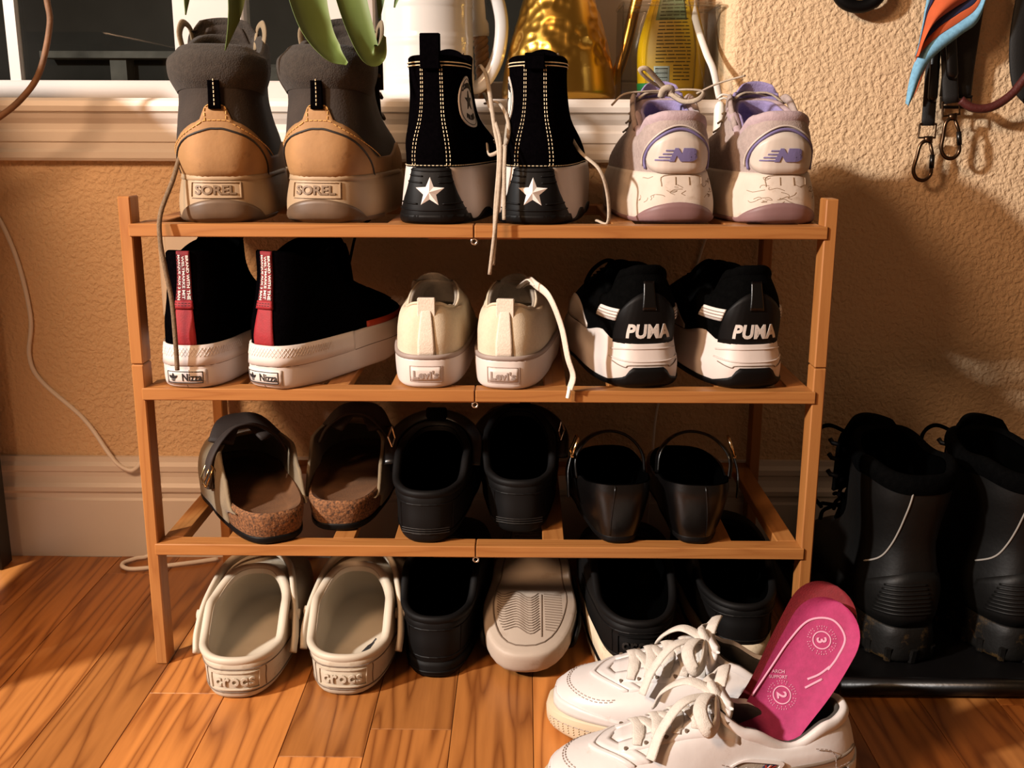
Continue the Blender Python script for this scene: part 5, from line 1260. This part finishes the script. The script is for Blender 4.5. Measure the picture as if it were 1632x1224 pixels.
# cable with connector at the end of the sill
M_cable = mat('white_cable', 'E6DFD6', 0.45, 0.04, 40)
t = thing('cable', 'white cable with a barrel connector hanging at the right end of the sill', 'cable', (.2795, .2785, .42))
def wt(name, parent, pts, r, mt, flat=1.0, up=(0, 0, 1), m=8): return MB().tube([Vector(p) - Vector(parent.location) for p in spline(pts, m)], r, 8, flat, up).build(name, mt, parent, True)
wt('flat_cable', t, [(.245, .36, .76), (.252, .33, .70), (.262, .295, .655), (.270, .2800, .632), (.2785, .2785, .600)], .0042, M_cable, .45, (0, 1, 0))
MB().lathe([(.003, .120), (.0062, .123), (.0070, .130), (.0070, .166), (.0055, .172), (.003, .176)], 16).build('connector', M_white, t, True)
wt('lower_cable', t, [(.2795, .2785, .548), (.2800, .2790, .50), (.2795, .2795, .46), (.272, .3005, .425), (.245, .3025, .32), (.2215, .3020, .212), (.2145, .285, .135), (.212, .287, .06), (.208, .286, .004)], .0017, M_cable)
wt('tie_end', t, [(.2750, .272, .600), (.281, .271, .604), (.292, .272, .602), (.299, .273, .599)], .0013, M_cable)
wt('tie_end', t, [(.2765, .2715, .598), (.2830, .271, .600), (.290, .272, .597)], .0013, M_cable)
t = thing('power_cord', 'white power cord running down the wall left of the rack', 'cord', (-.48, .295, 0))
wt('cord', t, [(-.652, .302, .500), (-.630, .3035, .470), (-.612, .3035, .443), (-.596, .3035, .388), (-.589, .3035, .323), (-.596, .3035, .274), (-.583, .3035, .240), (-.533, .3035, .190), (-.500, .2945, .145), (-.487, .2905, .131), (-.470, .2895, .1235), (-.457, .2900, .134), (-.449, .292, .150), (-.440, .291, .12), (-.440, .289, .05), (-.452, .284, .009), (-.470, .276, .0045), (-.481, .262, .004), (-.475, .248, .004), (-.455, .244, .004), (-.40, .262, .004), (-.36, .278, .004)], .0029, M_cable, m=10)
t = thing('wall_adapter', 'white plug-in adapter on the wall behind the black and red sneakers', 'adapter', (-.381, .3065, .385))
MB().box(-.036, .036, -.005, 0, -.058, .058, .002).build('outlet_plate', M_white, t)
MB().box(-.0245, .0255, -.0165, -.005, -.054, .050, .003).build('adapter_body', M_white, t)
wt('cord', t, [(-.372, .293, .333), (-.366, .300, .29), (-.358, .3030, .216), (-.3565, .2900, .148), (-.355, .2895, .08), (-.352, .286, .004)], .0024, M_cable)

# ------------------------------------------------------------------ hanging plant
M_leaf = mat('leaf_green', '5D7238', 0.6, 0.25, 25, 0.05, 60, stretch=(1, 1, .15), coat=0)
M_stem = mat('brown_stem', '6A4A30', 0.7, 0.25, 60, 0.3, 150)
M_pot = mat('grey_planter', '6F675E', 0.7, 0.1, 20)
t = thing('hanging_plant', 'hanging plant with broad strap leaves drooping over the tan boots', 'plant', (-.20, .20, .90))
PL = Vector((-.20, .20, .90))
def leaf(pts, ws, tw=0.0, fold=.25):
    P = spline([Vector(p) - PL for p in pts], 8); n_ = len(P); w_ = np.interp(np.linspace(0, 1, n_), np.linspace(0, 1, len(ws)), ws); v = []; f = []
    for k in (0, 1):
        for i, p in enumerate(P):
            d = Vector(P[min(i + 1, n_ - 1)]) - Vector(P[max(i - 1, 0)]); d.normalize(); s = d.cross(Vector((math.sin(tw + .02 * i), -math.cos(tw + .02 * i), 0))); s.normalize(); nn = s.cross(d)
            for q in (-1, -.5, 0, .5, 1): v.append(Vector(p) + s * (q * w_[i]) + nn * (abs(q) ** 1.3 * w_[i] * fold - k * .0006))
    M = n_ * 5
    for i in range(n_ - 1):
        for j in range(4): a = i * 5 + j; f += [(a, a + 1, a + 6, a + 5), (M + a, M + a + 5, M + a + 6, M + a + 1)]
    ed = list(range(5)) + [i * 5 + 4 for i in range(1, n_)] + [(n_ - 1) * 5 + j for j in range(3, -1, -1)] + [i * 5 for i in range(n_ - 2, 0, -1)]
    for i in range(len(ed)): a, c = ed[i], ed[(i + 1) % len(ed)]; f.append((a, c, c + M, a + M))
    return mesh('leaf', v, f, M_leaf, t, True)
leaf([(-.22, .19, .90), (-.250, .10, .84), (-.268, .03, .75), (-.271, .010, .690), (-.272, .006, .668)], [.006, .010, .008, .005, .0008], .7)
leaf([(-.21, .18, .90), (-.222, .09, .84), (-.226, .03, .75), (-.228, .012, .690), (-.230, .006, .665), (-.2365, .004, .636)], [.008, .015, .0125, .011, .008, .0006], .5, .5)
leaf([(-.20, .17, .90), (-.178, .07, .83), (-.164, .012, .735), (-.1575, -.006, .690), (-.148, -.012, .655), (-.134, -.014, .634), (-.1195, -.012, .6235)], [.008, .020, .0205, .020, .0175, .0125, .002], .15, .18)
leaf([(-.18, .18, .90), (-.145, .08, .84), (-.126, .022, .74), (-.119, .006, .692), (-.109, .0, .655), (-.100, .0, .633), (-.091, .006, .635), (-.0870, .012, .650)], [.008, .016, .0155, .015, .0135, .011, .0075, .002], -.1, .25)
leaf([(-.17, .20, .90), (-.12, .12, .83), (-.100, .06, .75), (-.094, .045, .70), (-.095, .04, .668)], [.006, .010, .009, .006, .001], -.4, .4)
leaf([(-.17, .21, .90), (-.11, .14, .84), (-.083, .09, .75), (-.0795, .08, .705), (-.085, .08, .682)], [.005, .007, .006, .004, .0008], -.6, .4)
MB().tube([Vector(p) - PL for p in spline([(-.25, .21, .90), (-.38, .21, .88), (-.470, .205, .80), (-.4850, .20, .735), (-.4840, .20, .701), (-.4835, .20, .675), (-.4985, .20, .628), (-.519, .20, .600), (-.550, .20, .576), (-.60, .20, .55), (-.64, .20, .535)], 8)], .0036, 8).build('trailing_stem', M_stem, t, True)
MB().lathe([(.05, -.02), (.075, .02), (.085, .10), (.080, .10), (.07, .03), (.0, .02)], 28, capb=True, capt=False).build('planter_pot', M_pot, t, True)
hg = MB()
for k in range(3): a = k * 2.094 + .5; hg.tube([(.082 * math.cos(a), .082 * math.sin(a), .10), (0, .03, .9)], .0018, 6)
hg.tube([(0, .03, .9), (0, .03, 1.06), (0, .107, 1.06)], .004, 8)
hg.build('hanger', M_brownlace, t)

# ------------------------------------------------------------------ dog gear hanging on the right wall
px = lambda u: .422 + (u - 1350) * .000736
pz = lambda v_: .7115 - v_ * .000706
M_or = mat('orange_cotton', 'C2592F', 0.9, 0.08, 60, 0.1, 600); M_nv = mat('navy_cotton', '24264A', 0.9, 0.1, 60, 0.1, 600); M_lb = mat('light_blue_cotton', '74A9C8', 0.9, 0.15, 300, 0.1, 600)
t = thing('bandana', 'folded orange bandana with navy stripes and light blue border hanging on the wall', 'bandana', (.53, .262, .72))
bo = Vector((.53, .262, .72))
def crv(pts, n=40):
    P = np.array(spline(pts, 10)); d = np.concatenate([[0], np.cumsum(np.hypot(*np.diff(P, axis=0).T))]); q = np.linspace(0, d[-1], n)
    return [(float(np.interp(x, d, P[:, 0])), float(np.interp(x, d, P[:, 1]))) for x in q]
c5 = [(1558, -28), (1546, 14), (1522, 36), (1491, 58), (1468, 80), (1456, 100)]
CV = [[(1468, -60), (1466, 0), (1464, 22), (1463, 40), (1459, 75), (1455.5, 90)], [(1478, -60), (1473, -2), (1468, 18), (1464.5, 40), (1459.5, 75), (1456, 90)], [(1490, -60), (1481, -5), (1470, 20), (1465.5, 42), (1460, 76), (1456.3, 91)],
      [(1552, -60), (1540, -8), (1512, 14), (1484, 36), (1464, 66), (1456.8, 92)], [(1556, -50), (1545, 2), (1518, 24), (1488, 46), (1466, 72), (1457, 94)], c5]
C6 = c5 + [(1450, 130), (1447, 166)]; C7 = [(1562, -20), (1550, 34), (1526, 56), (1497, 80), (1477, 102), (1466, 128), (1460, 150), (1452, 172)]
def strip(nm, ca, cb, mt, y0, bow):
    A, B = crv(ca), crv(cb); n_ = len(A); nu = 8; v = []; f = []
    for k in (0, 1):
        for p, q in zip(A, B):
            for j in range(nu + 1):
                u = j / nu; v.append(Vector((px(p[0] * (1 - u) + q[0] * u), y0 - bow * math.sin(PI * u) + .0012 * k, pz(p[1] * (1 - u) + q[1] * u))) - bo)
    W_ = nu + 1; M = n_ * W_
    for i in range(n_ - 1):
        for j in range(nu): a = i * W_ + j; f += [(a, a + W_, a + W_ + 1, a + 1), (M + a, M + a + 1, M + a + W_ + 1, M + a + W_)]
    ed = list(range(W_)) + [i * W_ + nu for i in range(1, n_)] + [(n_ - 1) * W_ + j for j in range(nu - 1, -1, -1)] + [i * W_ for i in range(n_ - 2, 0, -1)]
    for i in range(len(ed)): a, c = ed[i], ed[(i + 1) % len(ed)]; f.append((a, c, c + M, a + M))
    return mesh(nm, v, f, mt, t, True)
for k, (nm, mm, bw) in enumerate((('border', M_lb, .001), ('stripe', M_nv, .001), ('orange_panel', M_or, .010), ('stripe', M_nv, .0005), ('orange_panel', M_or, .0005))): strip(nm, CV[k], CV[k + 1], mm, .258, bw)
strip('border', C6, C7, M_lb, .258, .004)
strip('underside_fold', [(1462, 104), (1458, 125), (1455, 150), (1453, 166)], [(1484, 96), (1478, 112), (1470, 140), (1461, 160)], M_or, .268, -.004)
M_web = mat('black_webbing', '0E0D0C', 0.7, 0.2, 300, 0.2, 900)
M_gun = mat('dark_bronze_metal', '5A4636', 0.3, 0.1, 30, metal=1)
def leash(label, u, v0, wpx, y, tilt=0.0):
    x = px(u); t = thing('dog_leash', label, 'leash', (x, y, pz(v0)), 0, 'black leashes with snap hooks', rot=(0, tilt, 0))
    h = wpx * .000736 / 2
    st_ = MB()
    st_.tube(spline([(0, .004, .22), (.002, .002, .14), (-.001, 0, .07), (0, 0, .002)], 8), h, 12, .28, (0, 1, 0)); st_.build('strap', M_web, t, True)
    MB().tube(spline([(-.001, -.004, .10), (0, -.005, .06), (.001, -.004, .03)], 6), [h * .5, h * .75, h * .75] + [h * .75] * 9 + [h * .5], 10, .5, (0, 1, 0)).build('rubber_sleeve', M_blackleather, t, True)
    rg = MB(); w_ = .0100
    rg.tube([(-w_, 0, .004), (-w_, 0, -.012), (w_, 0, -.012), (w_, 0, .004), (-w_, 0, .004)], .0016, 6); rg.build('swivel_ring', M_gun, t)
    lp = [(.002, 0, -.014), (-.0065, 0, -.020), (-.0100, 0, -.036), (-.0125, 0, -.050), (-.0080, 0, -.060), (.0010, 0, -.0625), (.0085, 0, -.056), (.0090, 0, -.046)]
    hk = MB(); hk.tube(spline(lp, 6), .0024, 8); hk.tube([(.002, 0, -.010), (.002, 0, -.018)], .0055, 8, .6, (0, 1, 0)); hk.tube([(.004, 0, -.016), (.0085, 0, -.030), (.0092, 0, -.040)], .0022, 8); hk.build('snap_hook', M_gun, t, True)
    MB().tube([(.0088, 0, -.032), (.0092, 0, -.048)], .0032, 8).build('gate', M_blackleather, t, True)
    return t
leash('black webbing leash with the lowest snap hook, beside the bandana tip', 1499, 205, 22, .284)
leash('black webbing leash whose snap hook hangs by the red rope', 1529, 168, 26, .276, math.radians(-7))
t = thing('dog_harness', 'wide black strap hanging behind the bandana with a buckle slot', 'harness', (px(1545), .288, pz(160)))
MB().tube(spline([(.004, 0, .20), (.002, 0, .12), (-.002, 0, .05), (-.003, 0, .004)], 8), .0190, 12, .30, (0, 1, 0)).build('wide_strap', M_web, t, True)
MB().tube([(-.020, -.002, .004), (.016, -.002, .004), (.016, -.002, -.008), (-.020, -.002, -.008), (-.020, -.002, .004)], .0022, 6).build('buckle_loop', M_blackleather, t)
M_mar = mat('maroon_rope', '4A1712', 0.6, 0.15, 200, 0.3, 500)
t = thing('rope_leash', 'maroon rope leash curving to the right from the black straps', 'leash', (px(1600), .272, pz(160)))
wt('rope', t, [(px(1542), .272, pz(160)), (px(1560), .270, pz(172)), (px(1585), .269, pz(173)), (px(1610), .269, pz(160)), (px(1632), .270, pz(136)), (px(1655), .272, pz(90)), (px(1665), .275, pz(0)), (px(1660), .28, pz(-90))], .0052, M_mar)
t = thing('strap', 'black hanging strap cut off by the right edge of the picture', 'strap', (px(1640), .290, pz(128)))
MB().tube(spline([(.006, 0, .22), (0, 0, .12), (-.004, 0, .05), (.004, 0, 0), (.020, 0, -.02)], 8), .0110, 10, .3, (0, 1, 0)).build('webbing', M_web, t, True)
t = thing('wall_hook', 'round black hook at the top edge above the dog gear', 'hook', (px(1372), .300, pz(-14)))
MB().tube([(.026 * math.cos(a * PI / 16), -.012, .026 * .8 * math.sin(a * PI / 16) + .004) for a in range(33)], .0075, 10).build('hook_ring', M_blackrub, t, True)
MB().box(-.012, .012, -.008, .006, .0, .05, .002).build('hook_plate', M_blackrub, t)
t = thing('wall_hook', 'black hook end at the top edge just left of the bandana', 'hook', (px(1462), .298, pz(-20)))
MB().tube(spline([(0, .006, .05), (0, -.012, .04), (0, -.022, .015), (0, -.020, .0)], 6), .0075, 10).build('hook_arm', M_blackrub, t, True)

# pieces too small to pick apart in the photograph
for o in bpy.data.objects:
    n_ = o.name.split('.')[0]
    if n_ in ('stitching', 'loop_stitching', 'eyelets', 'vent_eyelets', 'midsole_cracks', 'sole_lugs', 'small_print', 'barcode', 'shield_ribs', 'heel_ribs', 'band_grooves', 'foxing_texture', 'foxing_seam', 'welt_lines', 'tread_sipes', 'heel_sipes', 'lace_hooks',
              'toe_texture', 'grooves', 'midsole_ridges', 'heel_piping', 'footbed_mark', 'size_mark', 'lace_ends', 'eyestay', 'laces', 'lace_loops') and o.type == 'MESH' and n_ not in ('eyestay', 'laces', 'lace_loops'):
        o['kind'] = 'stuff'
